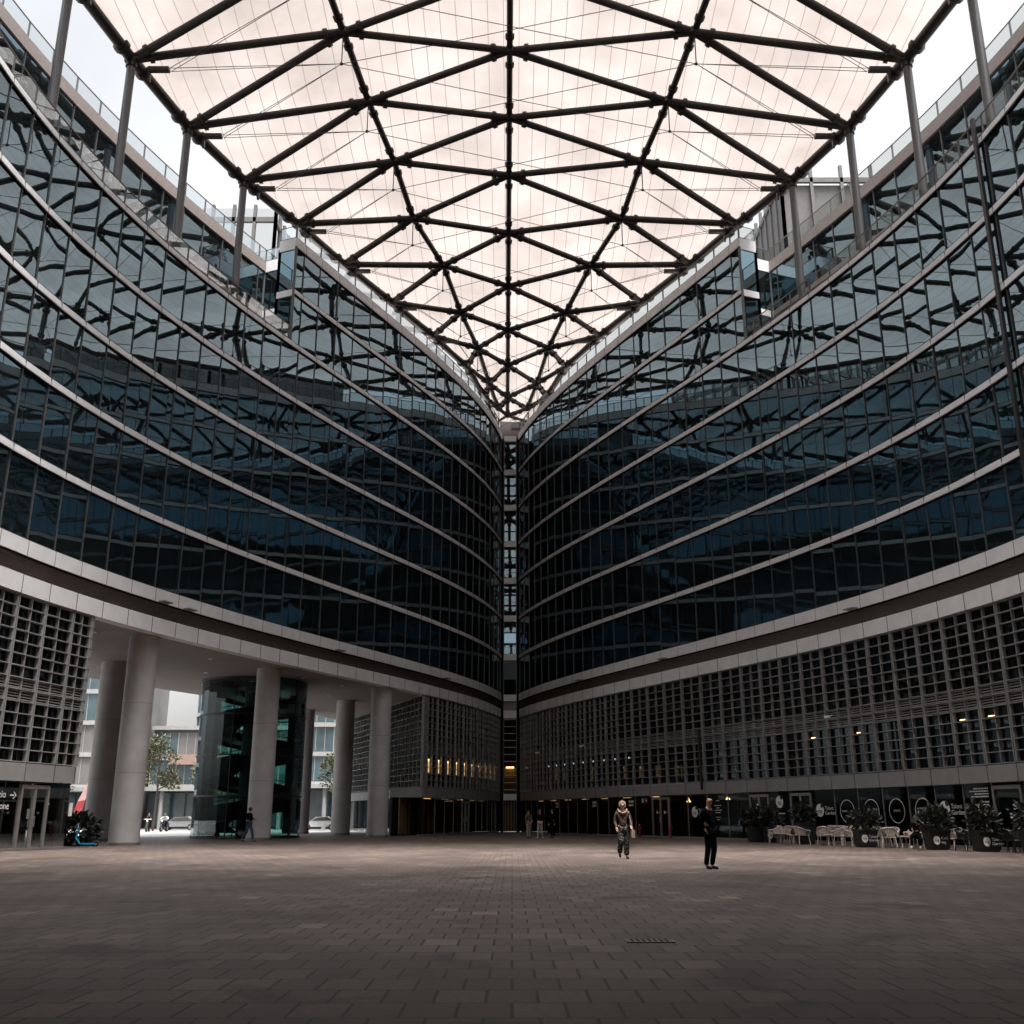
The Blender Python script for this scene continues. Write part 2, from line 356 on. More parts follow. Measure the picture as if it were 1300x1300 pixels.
def make_building(side):
    left = side < 0
    root = thing('office_building',
                 'curved glass office building on round columns over an open passage' if left else
                 'curved glass office building with cafe shopfronts along its ground floor', 'building', (AX + side * 30, 60, 0))
    full = slist(J(0), SMAX)
    # --- spandrels, gaskets
    for k in range(8):
        sl = full if k < 6 else slist(J(0), SETB)
        mb = MB()
        if k == 0: z0, z1 = 12.6, 13.3
        elif k == 7: z0, z1 = 40.45, 41.2
        else: z0, z1 = B(k) - .165, B(k) + .165
        if k not in (0, 7):
            zm = B(k) + .02
            ribbon(mb, side, sl, -.09, .06, z0, zm - .012); ribbon(mb, side, sl, -.06, .06, zm + .012, z1)
        else: ribbon(mb, side, sl, -.09, .06, z0, z1)
        mb.build('spandrel_band', M['panel'], root)
        mb = MB(); ribbon(mb, side, sl, -.02, .07, z0 - .07, z0 - .002); ribbon(mb, side, sl, -.02, .07, z1 + .002, z1 + .07)
        mb.build('gasket', M['gasket'], root)
    # --- glass panes
    rest = MB(); ruv = []; one = []
    for k in range(7):
        z0 = 13.36 if k == 0 else B(k) + .225
        z1 = B(k + 1) - .225 if k < 6 else 40.39
        i = 0
        while True:
            a, b = J(i), J(i + 1)
            if k >= 5 and a >= SETB: break
            if i >= NB: break
            if k >= 5: b = min(b, SETB)
            one.append((i, k, a, b, z0, z1)); i += 1
    vis = [t for t in one if t[0] <= 34]
    vis.sort(key=lambda t: -t[0]); big = set((t[0], t[1]) for t in vis[:100])
    for (i, k, a, b, z0, z1) in one:
        if (i, k) in big:
            mb = MB(); uv = []; pane_grid(mb, uv, side, a, b, z0, z1); mb.build('window_pane', M['glass'], root, True, uvs=uv)
        else: pane_grid(rest, ruv, side, a, b, z0, z1)
    tag(rest.build('window_pane', M['glass'], root, True, uvs=ruv), kind='stuff')
    # --- mullions
    for i in range(NB + 1):
        s = J(i); top = 40.45 if s < SETB else 32.9
        mb = MB(); fin(mb, side, s, .034, -.01, .06, 13.3, top)
        for k in range(8):
            z0, z1 = (12.6, 13.3) if k == 0 else (40.45, 41.2) if k == 7 else (B(k) - .165, B(k) + .165)
            if z1 < top + 1: fin(mb, side, s, .03, -.098, -.045, z0, z1)
        mb.build('mullion', M['mullion'], root)
    # --- terrace edge or parapet rail
    def rail(name, s0, s1, off, zb, zt):
        sl = slist(s0, s1); fr = MB(); o = None
        for a, b in zip(sl[:-1], sl[1:]):
            gl = MB(); gl.quad(P(side, a + .04, off, zb + .12), P(side, b - .04, off, zb + .12), P(side, b - .04, off, zt - .05), P(side, a + .04, off, zt - .05)); gl.build(name, M['rail_glass'], root)
        ribbon(fr, side, sl, off - .03, off + .03, zt - .05, zt)
        ribbon(fr, side, sl, off - .03, off + .03, zb + .06, zb + .11)
        for s in sl:
            po = MB(); fin(po, side, s, .06, off - .035, off + .06, zb, zt + .003); po.build('rail_post', M['post'], root)
        fr.build('handrail', M['post'], root)
    rail('balustrade', J(0), SETB, .05, 41.2, 42.25)
    rail('balustrade', SETB, J(NB), .05, 33.2, 34.3)
    # terrace floor, roofs
    mb = MB(); ribbon(mb, side, slist(SETB - 2, SMAX), .06, 17, 32.6, 33.14); mb.build('terrace_floor', M['soffit'], root)
    SB = 40.2; OFF = 4.1
    mb = MB(); ribbon(mb, side, slist(J(0), 40.2), .07, 17, 40.3, 41.1); ribbon(mb, side, [40.2, SETB], .07, 1.42, 40.3, 41.1); mb.build('roof', M['soffit'], root)
    mb = MB(); ribbon(mb, side, slist(SB, SMAX), OFF + .1, 17, 40.3, 41.1); mb.build('roof', M['soffit'], root)
    # setback storeys
    sl = slist(SB, J(NB))
    for a, b in zip(sl[:-1], sl[1:]):
        for z0, z1 in ((33.2, 36.7), (37.05, 40.3)): 
            mb = MB(); uv = []; pane_grid(mb, uv, side, a, b, z0, z1, OFF); mb.build('setback_pane', M['glass'], root, True, uvs=uv)
    mb = MB(); ribbon(mb, side, sl, OFF - .12, OFF + .1, 40.35, 41.15); mb.build('setback_band', M['louvre'], root)
    mb = MB(); ribbon(mb, side, sl, OFF - .1, OFF + .1, 36.7, 37.05); mb.build('setback_band', M['louvre'], root)
    for s in sl[1:]:
        mb = MB(); fin(mb, side, s, .045, OFF - .06, OFF + .02, 33.2, 40.35); mb.build('setback_mullion', M['mullion'], root)
    rail('balustrade', SB, J(NB), OFF, 41.15, 42.25)
    # return walls of the step
    def wallseg(s_a, o_a, s_b, o_b, col_end=True):
        pa, pb = P2(side, s_a, o_a), P2(side, s_b, o_b)
        q = lambda p, z: Vector((p[0], p[1], z))
        n = Vector((pb[1] - pa[1], -(pb[0] - pa[0]), 0)).normalized()
        if n.y > 0: n = -n
        gl = MB(); uvs = []
        for z0, z1 in ((33.2, 36.6), (37.1, 40.3)):
            gl.quad(q(pa, z0), q(pb, z0), q(pb, z1), q(pa, z1)); uvs += [(0, 0), (2, 0), (2, 3), (0, 3)]
        o = gl.build('return_glazing', M['glass'], root, uvs=uvs)
        for z0, z1 in ((36.6, 37.1), (40.3, 41.2)):
            bd = MB()
            bd.hexa([q(pa, z0) + n * .08, q(pb, z0) + n * .08, q(pb, z1) + n * .08, q(pa, z1) + n * .08],
                    [q(pa, z0) - n * .02, q(pb, z0) - n * .02, q(pb, z1) - n * .02, q(pa, z1) - n * .02])
            bd.build('return_band', M['panel'], root)
        rl = MB(); rl.quad(q(pa, 41.3), q(pb, 41.3), q(pb, 42.2), q(pa, 42.2))
        ro = rl.build('balustrade', M['rail_glass'], root)
        rr = MB(); rr.tube(q(pa, 42.22), q(pb, 42.22), .03, 6); rr.tube(q(pa, 41.28), q(pb, 41.28), .025, 6)
        for p in (pa, pb): rr.tube(q(p, 41.2), q(p, 42.25), .035, 6)
        rr.build('handrail', M['post'], ro)
        for p in (pa, pb):
            cn = MB(); cn.box((p[0], p[1], 36.85), (.16, .16, 7.3)); cn.build('corner_post', M['post'], root)
    wallseg(SETB, .0, SETB, 1.4); wallseg(SETB, 1.4, SB, 1.45); wallseg(SB, 1.45, SB, OFF)
    # --- recessed louvre band under the glazing
    mb = MB()
    n = 12
    for j in range(n):
        z = 11.76 + .84 * j / n; o = .62 - .40 * j / n
        ribbon(mb, side, full, o, o + .16, z, z + .035)
    mb.build('louvre_slats', M['louvre'], root)
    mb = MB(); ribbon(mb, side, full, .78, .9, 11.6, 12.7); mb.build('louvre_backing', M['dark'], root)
    mb = MB(); ribbon(mb, side, full, .06, .9, 12.6, 12.66); mb.build('louvre_soffit', M['louvre'], root)
    mb = MB(); ribbon(mb, side, full, -.05, .62, 10.92, 11.75); mb.build('fascia', M['panel'], root)
    for i in range(NB):
        mb = MB(); fin(mb, side, J(i), .035, -.058, 0, 10.91, 11.757); mb.build('fascia_joint', M['gasket'], root)
    for s in ((52.6, 50.4, 34.4, 17.9) if left else (16.7, 30.1, 50.6)):
        mb = MB(); p = P(side, s, -.32, 12.62); ang = atan2(*(P(side, s + .5, 0, 0) - P(side, s - .5, 0, 0)).yx)
        mb.box(p, (.75, .42, .07), ang); mb.box(P(side, s, -.1, 12.64), (.12, .3, .06), ang)
        mb.build('fascia_lamp', M['frame'], root)
    # --- sunshade grille, podium fascia, backing glass
    runs = [(0, PASS0), (PASS1, J(NB))] if left else [(0.2, J(NB))]
    for (r0, r1) in runs:
        r0 = max(r0, J(0))
        i = 0
        sl = slist(r0, r1)
        for a, b in zip(sl[:-1], sl[1:]):
            mb = MB(); m_ = (a + b) / 2; D = .21
            for s in (a + .065, b - .065): fin(mb, side, s, .038, 0, D, 3.72, 10.9)
            fin(mb, side, m_, .03, .03, D, 3.72, 10.9)
            for j in range(15):
                z = 3.72 + 7.13 * j / 14
                ribbon(mb, side, [a + .09, m_ - .02], .02, D, z, z + .035, False); ribbon(mb, side, [m_ + .02, b - .09], .02, D, z, z + .045, False)
            for j in (5, 6):           # closed louvre rows
                for t in range(4):
                    z = 3.80 + 7.13 * j / 14 + t * .12
                    ribbon(mb, side, [a + .09, b - .09], .12, .20, z, z + .05, False)
            mb.build('sunshade_grille', M['grille'], root)
        gl = MB(); uv = []
        for a, b in zip(sl[:-1], sl[1:]):
            p = [P(side, a, .25, 3.7), P(side, b, .25, 3.7), P(side, b, .25, 10.92), P(side, a, .25, 10.92)]; gl.quad(*p); uv += [(a, 0), (b, 0), (b, 7), (a, 7)]
        gl.build('podium_glazing', M['podium'], root, uvs=uv)
        mb = MB(); ribbon(mb, side, sl, .02, 2.9, 2.92, 3.68); mb.build('podium_fascia', M['grille'], root)
        for s in sl:
            mb = MB(); fin(mb, side, s, .03, .012, .06, 2.915, 3.685); mb.build('podium_joint', M['gasket'], root)
        # ground floor: threshold, back wall with timber slats
        mb = MB(); ribbon(mb, side, sl, .10, .45, 0, .12); mb.build('plinth', M['frame'], root)
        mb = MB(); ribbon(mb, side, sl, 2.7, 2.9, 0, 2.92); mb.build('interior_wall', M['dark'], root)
        mb = MB()
        for a, b in zip(sl[:-1], sl[1:]):
            if not left and a > 29: continue
            if left and a > 30 and a < 57: continue
            for t in range(9):
                s = a + (b - a) * (t + .5) / 9 + random.uniform(-.04, .04)
                if random.random() < .75: fin(mb, side, s, .09, 2.0, 2.1, .1, 2.9)
        if mb.v: tag(mb.build('timber_slats', M['wood'], root), kind='stuff')
    # ends and rear
    if left:
        for s, sg in ((PASS0, 1), (PASS1, -1)):
            mb = MB(); W_ = .5
            n_b = 8
            A0 = P(side, s, 0, 0)
            if sg > 0: V_, Nn, LW_ = Vector((-.39, .92, 0)).normalized(), Vector((-.92, -.39, 0)).normalized(), 24.0
            else: V_, Nn, LW_ = (P(side, s, 1, 0) - A0).normalized(), (P(side, s - .5, 0, 0) - A0).normalized(), 17.0
            q = lambda o, z, ds=0: A0 + V_ * o + Nn * ds + Vector((0, 0, z))
            for j in range(15):
                z = 3.72 + 7.13 * j / 14
                mb.hexa([q(.02, z, 0), q(LW_ - .1, z, 0), q(LW_ - .1, z, .2), q(.02, z, .2)], [q(.02, z + .045, 0), q(LW_ - .1, z + .045, 0), q(LW_ - .1, z + .035, .2), q(.02, z + .035, .2)])
            for t in range(int(LW_ / 1.05)):
                o = .05 + 1.05 * t
                mb.hexa([q(o, 3.72, 0), q(o + .05, 3.72, 0), q(o + .05, 3.72, .2), q(o, 3.72, .2)], [q(o, 10.9, 0), q(o + .05, 10.9, 0), q(o + .05, 10.9, .2), q(o, 10.9, .2)])
            mb.build('return_grille', M['grille'], root)
            mb = MB(); mb.quad(q(.22, 3.7, -.02), q(LW_, 3.7, -.02), q(LW_, 10.9, -.02), q(.22, 10.9, -.02)); mb.build('return_glazing', M['podium'], root, uvs=[(0, 0), (17, 0), (17, 7), (0, 7)])
            mb = MB(); mb.hexa([q(.02, 2.92, .1), q(LW_, 2.92, .1), q(LW_, 2.92, -.1), q(.02, 2.92, -.1)], [q(.02, 3.68, .1), q(LW_, 3.68, .1), q(LW_, 3.68, -.1), q(.02, 3.68, -.1)]); mb.build('podium_fascia', M['grille'], root)
            mb = MB()
            for t in range(int(LW_ / 2.12)):
                o0, o1 = .2 + 2.1 * t, 2.2 + 2.1 * t
                mb.quad(q(o0, .12, .0), q(o1, .12, .0), q(o1, 2.92, .0), q(o0, 2.92, .0))
            mb.build('shop_window', M['podium'], root, uvs=[(0, 0), (2, 0), (2, 3), (0, 3)] * int(LW_ / 2.12))
        mb = MB(); ribbon(mb, side, slist(3.0, PASS1), .64, 17, 10.93, 11.3); mb.build('passage_soffit', M['soffit'], root)
    mb = MB(); ribbon(mb, side, full, 17, 17.3, 11 if left else 0, 41.1); mb.build('rear_wall', M['soffit'], root)
    if left:
        mb = MB(); ribbon(mb, side, slist(PASS1, SMAX), 17, 17.3, 0, 11); mb.build('rear_wall', M['soffit'], root)
    return root
bl = make_building(-1)
for s_ in range(24, 57, 5):
    for o_ in (3.0, 7.5, 12.0):
        mb = MB(); mb.lathe([(.13, -.05), (.13, 0)], P(-1, s_, o_, 10.93), 12); mb.build('downlight', M['white'], bl)
br = make_building(1)

# lit rooms behind the grille, left far end
for (side, root, items) in ((-1, bl, [(i, .55, .95) for i in (1, 2, 3, 4, 5, 6, 7, 8, 9, 10)]), (1, br, [(i, .1, .25) for i in (4, 5, 6, 7, 8, 9, 10, 11, 12)])):
    for (i, w0, w1) in items:
        a, b = J(i), J(i + 1); mb = MB()
        s0 = a + (b - a) * .56; s1 = a + (b - a) * (.94 if side < 0 else .72)
        z0, z1 = (4.85, 5.95) if side < 0 else (5.75, 5.87)
        mb.quad(P(side, s0, .235, z0), P(side, s1, .235, z0), P(side, s1, .235, z1), P(side, s0, .235, z1))
        if side < 0: mb.build('lit_window', M['litroom'], root)
        mb = MB(); mb.box(P(side, (s0 + s1) / 2, .19, 5.8), (.16, .10, .12) if side < 0 else (.07, .07, .10)); mb.build('ceiling_lamp', M['lampwarm'] if side < 0 else M['lampcool'], root)

for i in (22, 24, 28, 29):
    mb = MB(); a, b = J(i), J(i + 1); ribbon(mb, 1, [a + (b - a) * .15, a + (b - a) * random.uniform(.26, .38)], .21, .23, 5.87, 5.90); mb.build('glow_strip', M['lampwarm'], br)

# ------------------------------------------------------------------ shop windows, doors and their lettering
def frame_at(side, s0, s1, off):
    """origin at the left end as seen from the plaza, unit vector to the right"""
    a, b = (s0, s1) if side > 0 else (s1, s0)
    A, Bb = P(side, a, off, 0), P(side, b, off, 0)
    return A, (Bb - A).normalized(), (Bb - A).length
def flat(side, i0, i1, off, shapes, name, m, parent):
    """shapes: list of (verts, faces, cx, cz) laid on the glass; x measured as a fraction of the bay"""
    A, X, L = frame_at(side, J(i0), J(i1), off); mb = MB()
    for (v, f, cx, cz) in shapes:
        n = len(mb.v)
        for p in v: q = A + X * (cx * L + p[0]); mb.v.append((q.x, q.y, cz + p[1]))
        for g_ in f: mb.f.append(tuple(n + k for k in g_)); mb.mi.append(0)
    return mb.build(name, m, parent)
def disc(r, n=28, sx=1): return [(r * sx * cos(2 * pi * k / n), r * sin(2 * pi * k / n)) for k in range(n)], [tuple(range(n))]
def ring(r, t, n=36):
    v = [(r * cos(2 * pi * k / n), r * sin(2 * pi * k / n)) for k in range(n)] + [((r - t) * cos(2 * pi * k / n), (r - t) * sin(2 * pi * k / n)) for k in range(n)]
    return v, [(k, (k + 1) % n, n + (k + 1) % n, n + k) for k in range(n)]
def rect(w_, h): return [(-w_ / 2, -h / 2), (w_ / 2, -h / 2), (w_ / 2, h / 2), (-w_ / 2, h / 2)], [(0, 1, 2, 3)]
GO = .16
def window(side, root, i0, i1):
    s0, s1 = J(i0), J(i1)
    gl = MB(); gl.quad(P(side, s0 + .03, GO, .12), P(side, s1 - .03, GO, .12), P(side, s1 - .03, GO, 2.92), P(side, s0 + .03, GO, 2.92))
    o = gl.build('shop_window', M['shop_glass'], root)
    fr = MB(); fin(fr, side, s1, .05, GO - .03, GO + .06, .12, 2.92); fr.build('frame', M['frame'], o)
    return o
def door(side, root, i0, i1, leaves=2):
    s0, s1 = J(i0) + .04, J(i1) - .04
    fr = MB(); t = .12
    fin(fr, side, s0 + t / 2, t, GO - .07, GO + .06, .02, 2.78); fin(fr, side, s1 - t / 2, t, GO - .07, GO + .06, .02, 2.78)
    ribbon(fr, side, [s0 + t, s1 - t], GO - .068, GO + .058, 2.62, 2.778); ribbon(fr, side, [s0 + t, s1 - t], GO - .068, GO + .058, .02, .12)
    if leaves == 2: fin(fr, side, (s0 + s1) / 2, .17, GO - .066, GO + .056, .12, 2.62)
    d = fr.build('door', M['frame'], root)
    gl = MB(); gl.quad(P(side, s0 + t, GO, .12), P(side, s1 - t, GO, .12), P(side, s1 - t, GO, 2.62), P(side, s0 + t, GO, 2.62)); gl.build('door_glass', M['shop_glass'], d)
    hd = MB()
    for ds in ((-.06, .06) if leaves == 2 else (.5,)):
        m_ = (s0 + s1) / 2 + ds; hd.tube(P(side, m_, GO - .12, 1.0), P(side, m_, GO - .12, 1.45), .018, 6)
    hd.build('handle', M['chrome'], d)
    return d
LO = GO - .012
def logo(side, i, win, cx, cz, r, name_text=None, small=False):
    o = flat(side, i, i + 1, LO, [(*disc(r), cx, cz)], 'logo', M['white'], win)
    L = J(i + 1) - J(i)
    flat(side, i, i + 1, LO - .006, [(*disc(r * .36), cx + r * .55 / L, cz + r * .72)], 'logo_dot', M['black'], o)
    if not small: flat(side, i, i + 1, LO - .008, [(*text_mb('tag', r * .95), cx - r * .05 / L, cz - .1 * r)], 'lettering', M['black'], o)
    if name_text:
        for k, tx in enumerate(name_text):
            flat(side, i, i + 1, LO, [(*text_mb(tx, r * .82, 'LEFT'), cx + r * 1.25 / L, cz + r * .32 - k * r * .75)], 'lettering', M['white'], win)
def lines(side, i, win, cx, cz, widths, dz=.1, h=.035, align=0):
    L = J(i + 1) - J(i); sh = []
    for k, wd in enumerate(widths):
        if wd <= 0: continue
        x = -wd / 2; n = 0
        off = {0: 0, 1: -wd / 2, -1: wd / 2}[align]
        while x < wd / 2 - .02:           # small words of a notice too small to read
            q = min(random.uniform(.05, .16), wd / 2 - x); sh.append((*rect(q, h * random.uniform(.8, 1.1)), cx + (x + q / 2 + off) / L, cz - k * dz)); x += q + .025
    flat(side, i, i + 1, LO, sh, 'lettering', M['white'], win)
# right side
RD = {14: 2, 19: 2, 21: 2, 29: 1, 32: 2}
RW = {}
for i in range(0, NB):
    if i in RD: RW[i] = door(1, br, i, i + 1, RD[i])
    else: RW[i] = window(1, br, i, i + 1)
for i in (5, 9, 12): lines(1, i, RW[i], .72, 2.55, [.75, 0, .7], .13, .17)
for i in (14, 21):
    for cx in (.3, .72): logo(1, i, RW[i], cx, 1.75, .11, None, True); lines(1, i, RW[i], cx + .13, 1.75, [.16], .1, .05)
flat(1, 13, 14, LO, [(*rect(.22, .3), .45, 2.6)], 'notice', M['white'], RW[13]); flat(1, 13, 14, LO, [(*rect(.38, .42), .66, 2.6)], 'notice', M['red'], RW[13]); flat(1, 13, 14, LO - .005, [(*rect(.2, .1), .66, 2.6)], 'notice', M['white'], RW[13])
logo(1, 16, RW[16], .34, 1.75, .36, ('Talent', 'Garden')); lines(1, 17, RW[17], .5, 2.45, [.4, 0, .8, .3, .9, .6, 0, .5, .3], .15, .05)
flat(1, 19, 20, LO, [(*rect(.22, .5), .36, 1.95)], 'notice', M['white'], RW[19])
po = MB(); po.quad(P(1, J(20) + .03, GO + .03, .12), P(1, J(21) - .03, GO + .03, .12), P(1, J(21) - .03, GO + .03, 2.92), P(1, J(20) + .03, GO + .03, 2.92))
po.build('poster', mat('slate_vinyl', (.045, .05, .055), .5), RW[20])
logo(1, 20, RW[20], .48, 2.3, .36); lines(1, 20, RW[20], .28, 1.62, [.9, 0, .8, 0, .65, 0, .55, 0, .7], .15, .06, -1)
logo(1, 22, RW[22], .32, 1.78, .36, ('Talent', 'Garden'))
for i, tx in ((23, ('COWORKING',)), (24, ('INNOVATION', 'SCHOOL')), (25, ('EVENTS',)), (26, ('CORPORATE', 'INNOVATION'))):
    flat(1, i, i + 1, LO, [(*ring(.62, .035), .5, 1.72)], 'circle_mark', M['white'], RW[i])
    for k, s_ in enumerate(tx): flat(1, i, i + 1, LO, [(*text_mb(s_, .15), .5, 1.72 + (.09 if len(tx) > 1 else 0) - k * .19)], 'lettering', M['white'], RW[i])
logo(1, 27, RW[27], .28, 1.78, .38, ('Talent', 'Garden'))
lines(1, 28, RW[28], .86, 2.68, [1.0, 1.3, .95, 1.2, 0, .6, 1.1, 1.15, 1.05, 1.15, 0, .2, .15, .1, .1], .12, .06, 1)
logo(1, 29, RW[29], .68, 1.85, .13, None, True); flat(1, 29, 30, LO, [(*rect(.42, .3), .6, 1.45)], 'notice', M['white'], RW[29])
# left side
LW = {}
for i in list(range(0, 11)) + list(range(28, NB)):
    i0, i1 = i, i + 1
    if i == 28: continue
    if i in (6, 29): LW[i] = door(-1, bl, i, i + 1, 2)
    elif i == 10: continue
    else: LW[i] = window(-1, bl, i, i + 1)
gl = MB(); gl.quad(P(-1, PASS1, GO, .12), P(-1, J(29) - .03, GO, .12), P(-1, J(29) - .03, GO, 2.92), P(-1, PASS1, GO, 2.92)); LW[28] = gl.build('shop_window', M['shop_glass'], bl)
gl = MB(); fin(gl, -1, PASS1 + .3, .6, GO + .04, GO + .12, .12, 2.92); gl.build('end_panel', M['frame'], LW[28])
flat(-1, 28, 29, LO, [(*rect(.26, .6), .80, 1.75)], 'notice', M['white'], LW[28])
flat(-1, 29, 30, LO - .06, [(*rect(.18, .42), .32, 1.55)], 'notice', M['frame'], LW[29])
flat(-1, 30, 31, LO, [(*text_mb('Spazio', .42, 'RIGHT'), .55, 2.34)], 'lettering', M['white'], LW[30])
flat(-1, 30, 31, LO, [(*text_mb('Regione', .42, 'RIGHT'), .70, 1.86)], 'lettering', M['white'], LW[30])
A_ = [(-.2, -.03), (.08, -.03), (.08, .03), (-.2, .03), (.0, .15), (.17, 0), (.0, -.15), (.06, .15), (.24, 0), (.06, -.15)]
flat(-1, 30, 31, LO, [(A_, [(0, 1, 2, 3), (4, 5, 8, 7), (5, 6, 9, 8)], .78, 2.32)], 'arrow', M['white'], LW[30])
# glowing strips added under the ground-floor ceilings to brighten the timber slats
for sd_, rt_, bays in ((-1, bl, (1, 3, 5, 7, 9)), (1, br, (1, 3, 5, 7, 9, 11, 13))):
    for i in bays:
        mb = MB(); ribbon(mb, sd_, [J(i) + .3, J(i) + 1.3], 1.3, 1.5, 2.86, 2.9); mb.build('glow_strip', M['fillwarm'], rt_)
# pendant lamps inside the shops
for s, z in ((J(15) + .9, 2.45), (J(17) + .9, 2.55)):
    mb = MB(); mb.lathe([(.02, .3), (.03, .2), (.16, .0), (.15, -.01)], P(1, s, 1.2, z), 12); o = mb.build('pendant_lamp', M['lampwarm'], br)
# vertical black flue, cleaning rail, cameras
mb = MB(); fin(mb, 1, J(16.9), .13, -.16, -.03, 3.2, 7.2); mb.build('downpipe', M['black'], br)
mb = MB(); fin(mb, 1, 65.1, .22, -.24, -.10, 12.6, 34.3); mb.build('cleaning_rail', M['black'], br)
for s, z in ((J(9), 7.1), (J(3.7), 7.1), (J(23.3), 6.9)):
    mb = MB(); p = P(1, s, -.35, z); mb.box(p, (.16, .34, .13), .4); mb.tube(P(1, s, 0, z + .1), p, .025, 6); mb.build('security_camera', M['white'], br)

# ------------------------------------------------------------------ narrow stair link between the two tips
lk = thing('stair_link', 'narrow glazed stair slot joining the two curved buildings at the far corner', 'stairwell', (AX, 104.6, 0))
Y0 = 104.6; XM = -.2; XL, XR = -.2 - .64, -.2 + .64
for k in range(8):
    z = 12.95 if k == 0 else B(k) if k < 7 else 40.8
    mb = MB(); mb.box((XM, Y0 - .1, z), (XR - XL, .3, .62)); mb.build('spandrel_band', M['white'], lk)
    if 0 < k < 8:
        zb = (12.95 if k == 1 else B(k - 1)) + .31; ze = z - .31; n = 1 if k == 1 else 3
        for j in range(n):
            a = zb + (ze - zb) * j / n + .05; b = zb + (ze - zb) * (j + 1) / n - .05
            t = random.uniform(.10, .26) if k > 1 else 0
            mb = MB(); mb.quad((XL, Y0, a), (XR, Y0, a), (XR, Y0 + t * (b - a), b), (XL, Y0 + t * (b - a), b)); mb.build('window_pane', M['glass'] if k > 1 else M['shop_glass'], lk, uvs=[(0, 0), (1, 0), (1, 1), (0, 1)])
mb = MB(); mb.box((XM, Y0 + 3.2, 21), (20, .2, 41.9)); mb.build('rear_wall', M['dark'], lk)
for z, h in ((11.3, .75), (3.3, .6)):
    mb = MB(); mb.box((XM, Y0 - .1, z), (XR - XL, .3, h)); mb.build('spandrel_band', M['panel'], lk)
mb = MB(); mb.box((XM, Y0 + .3, 12.1), (XR - XL, .3, 1.0)); mb.build('louvre_panel', M['louvre'], lk)
mb = MB()
for j in range(11): mb.box((XM, Y0 - .02, 4.0 + .68 * j), (XR - XL, .1, .05))
mb.build('glazing_bars', M['panel'], lk)
mb = MB(); mb.quad((XL, Y0 + .05, 3.6), (XR, Y0 + .05, 3.6), (XR, Y0 + .05, 10.95), (XL, Y0 + .05, 10.95)); mb.build('window_pane', M['shop_glass'], lk)
mb = MB(); mb.box((XM, Y0 + .9, 6.15), (.8, .3, .2)); mb.build('ceiling_lamp', M['lampwarm'], lk)
mb = MB(); mb.box((XM, Y0 + 1.5, 4.9), (XR - XL, .1, 2.4)); mb.build('timber_wall', M['wood'], lk)
mb = MB()
for j in range(4): mb.box((XL + .2 + j * .28, Y0 + .2, 1.5), (.16, .1, 2.9))
mb.build('timber_slats', M['wood'], lk)
for x in (XL, XR):
    mb = MB(); mb.box((x, Y0 - .02, 20.4), (.09, .14, 40.8)); mb.build('side_frame', M['mullion'], lk)
    sg_ = 1 if x > XM else -1; a_ = P2(sg_, .2, .0); mb = MB(); mb.quad((a_[0], a_[1], 0), (x, Y0 + .05, 0), (x, Y0 + .05, 40.8), (a_[0], a_[1], 40.8)); mb.quad((x, Y0 + .05, 0), (x + sg_ * .1, Y0 + 3.2, 0), (x + sg_ * .1, Y0 + 3.2, 40.8), (x, Y0 + .05, 40.8)); mb.build('side_panel', M['gasket'], lk)
M['plant'] = mat('brown_cladding', (.05, .038, .032), .7)
# plant room seen above the link
mb = MB(); mb.box((AX, 110, 44.2), (3.4, 8, 6)); pr = tag(mb.build('plant_room', M['plant']), 'brown plant room standing above the far corner behind the roof tip', 'plant room')
mb = MB(); mb.box((AX, 105.96, 43.6), (.9, .06, 1.9)); mb.build('door', M['dark'], pr)
mb = MB(); mb.box((AX, 105.9, 46.9), (3.9, .5, .3)); mb.build('canopy', M['plant'], pr)

# ------------------------------------------------------------------ membrane roof on a triangulated steel grid
rf = thing('membrane_roof', 'pale translucent membrane roof on dark triangulated steel tubes above the plaza', 'roof', (AX, 60, 43))
def RS(x, d): return 43.2 + .0095 * ((Wd(min(d, 104)) + 1.2) ** 2 - (x - AX) ** 2)
CY = [36.4, 41.9, 47.6, 53.3, 58.8, 64.2, 70.5, 77.5, 84.5, 91.3, 98.7, 103.6]     # k=-2..9
MX = [(12.5, 34.3), (12.0, 39.8), (11.3, 45.3), (10.57, 50.85), (9.78, 56.4), (8.7, 62), (7.9, 68.05), (6.0, 74.1), (4.6, 81.2), (3.3, 87.6), (2.4, 95.2), (1.5, 101.6)]
EX = [(24.2, 31.6), (24, 37.4), (23.4, 43.2), (22.3, 49.1), (20.85, 55), (18.75, 60.7), (16.2, 66.2), (13.7, 71.9), (10.6, 78.2), (7.6, 84.5), (4.8, 91.1), (3.2, 98.2)]
nodes = {}
CY, MX, EX = CY[1:], MX[1:], EX[1:]      # the roof starts above the viewer's field of view
K = len(CY)
for k in range(K):
    cx = AX - (.55 + .35 * (CY[k] - 53) / 50)
    nodes['C', k, 0] = Vector((cx, CY[k], RS(AX, CY[k])))
    for sg in (-1, 1):
        x, y = MX[k]; nodes['M', k, sg] = Vector((AX + sg * x - (.3 if y > 80 else .0), y, RS(AX + x, y)))
        x, y = EX[k]; nodes['E', k, sg] = Vector((AX + sg * x, y, RS(AX + x, y)))
def beam(name, a, b, r):
    mb = MB(); mb.tube(a, b, r, 10); L = (b - a).length; d = (b - a).normalized()
    if L > 2.6:
        for t in (1.1, L - 1.1): mb.tube(a + d * (t - .13), a + d * (t + .13), r * 1.45, 10)
    mb.build(name, M['steel'], rf, 'angle')
tri = []
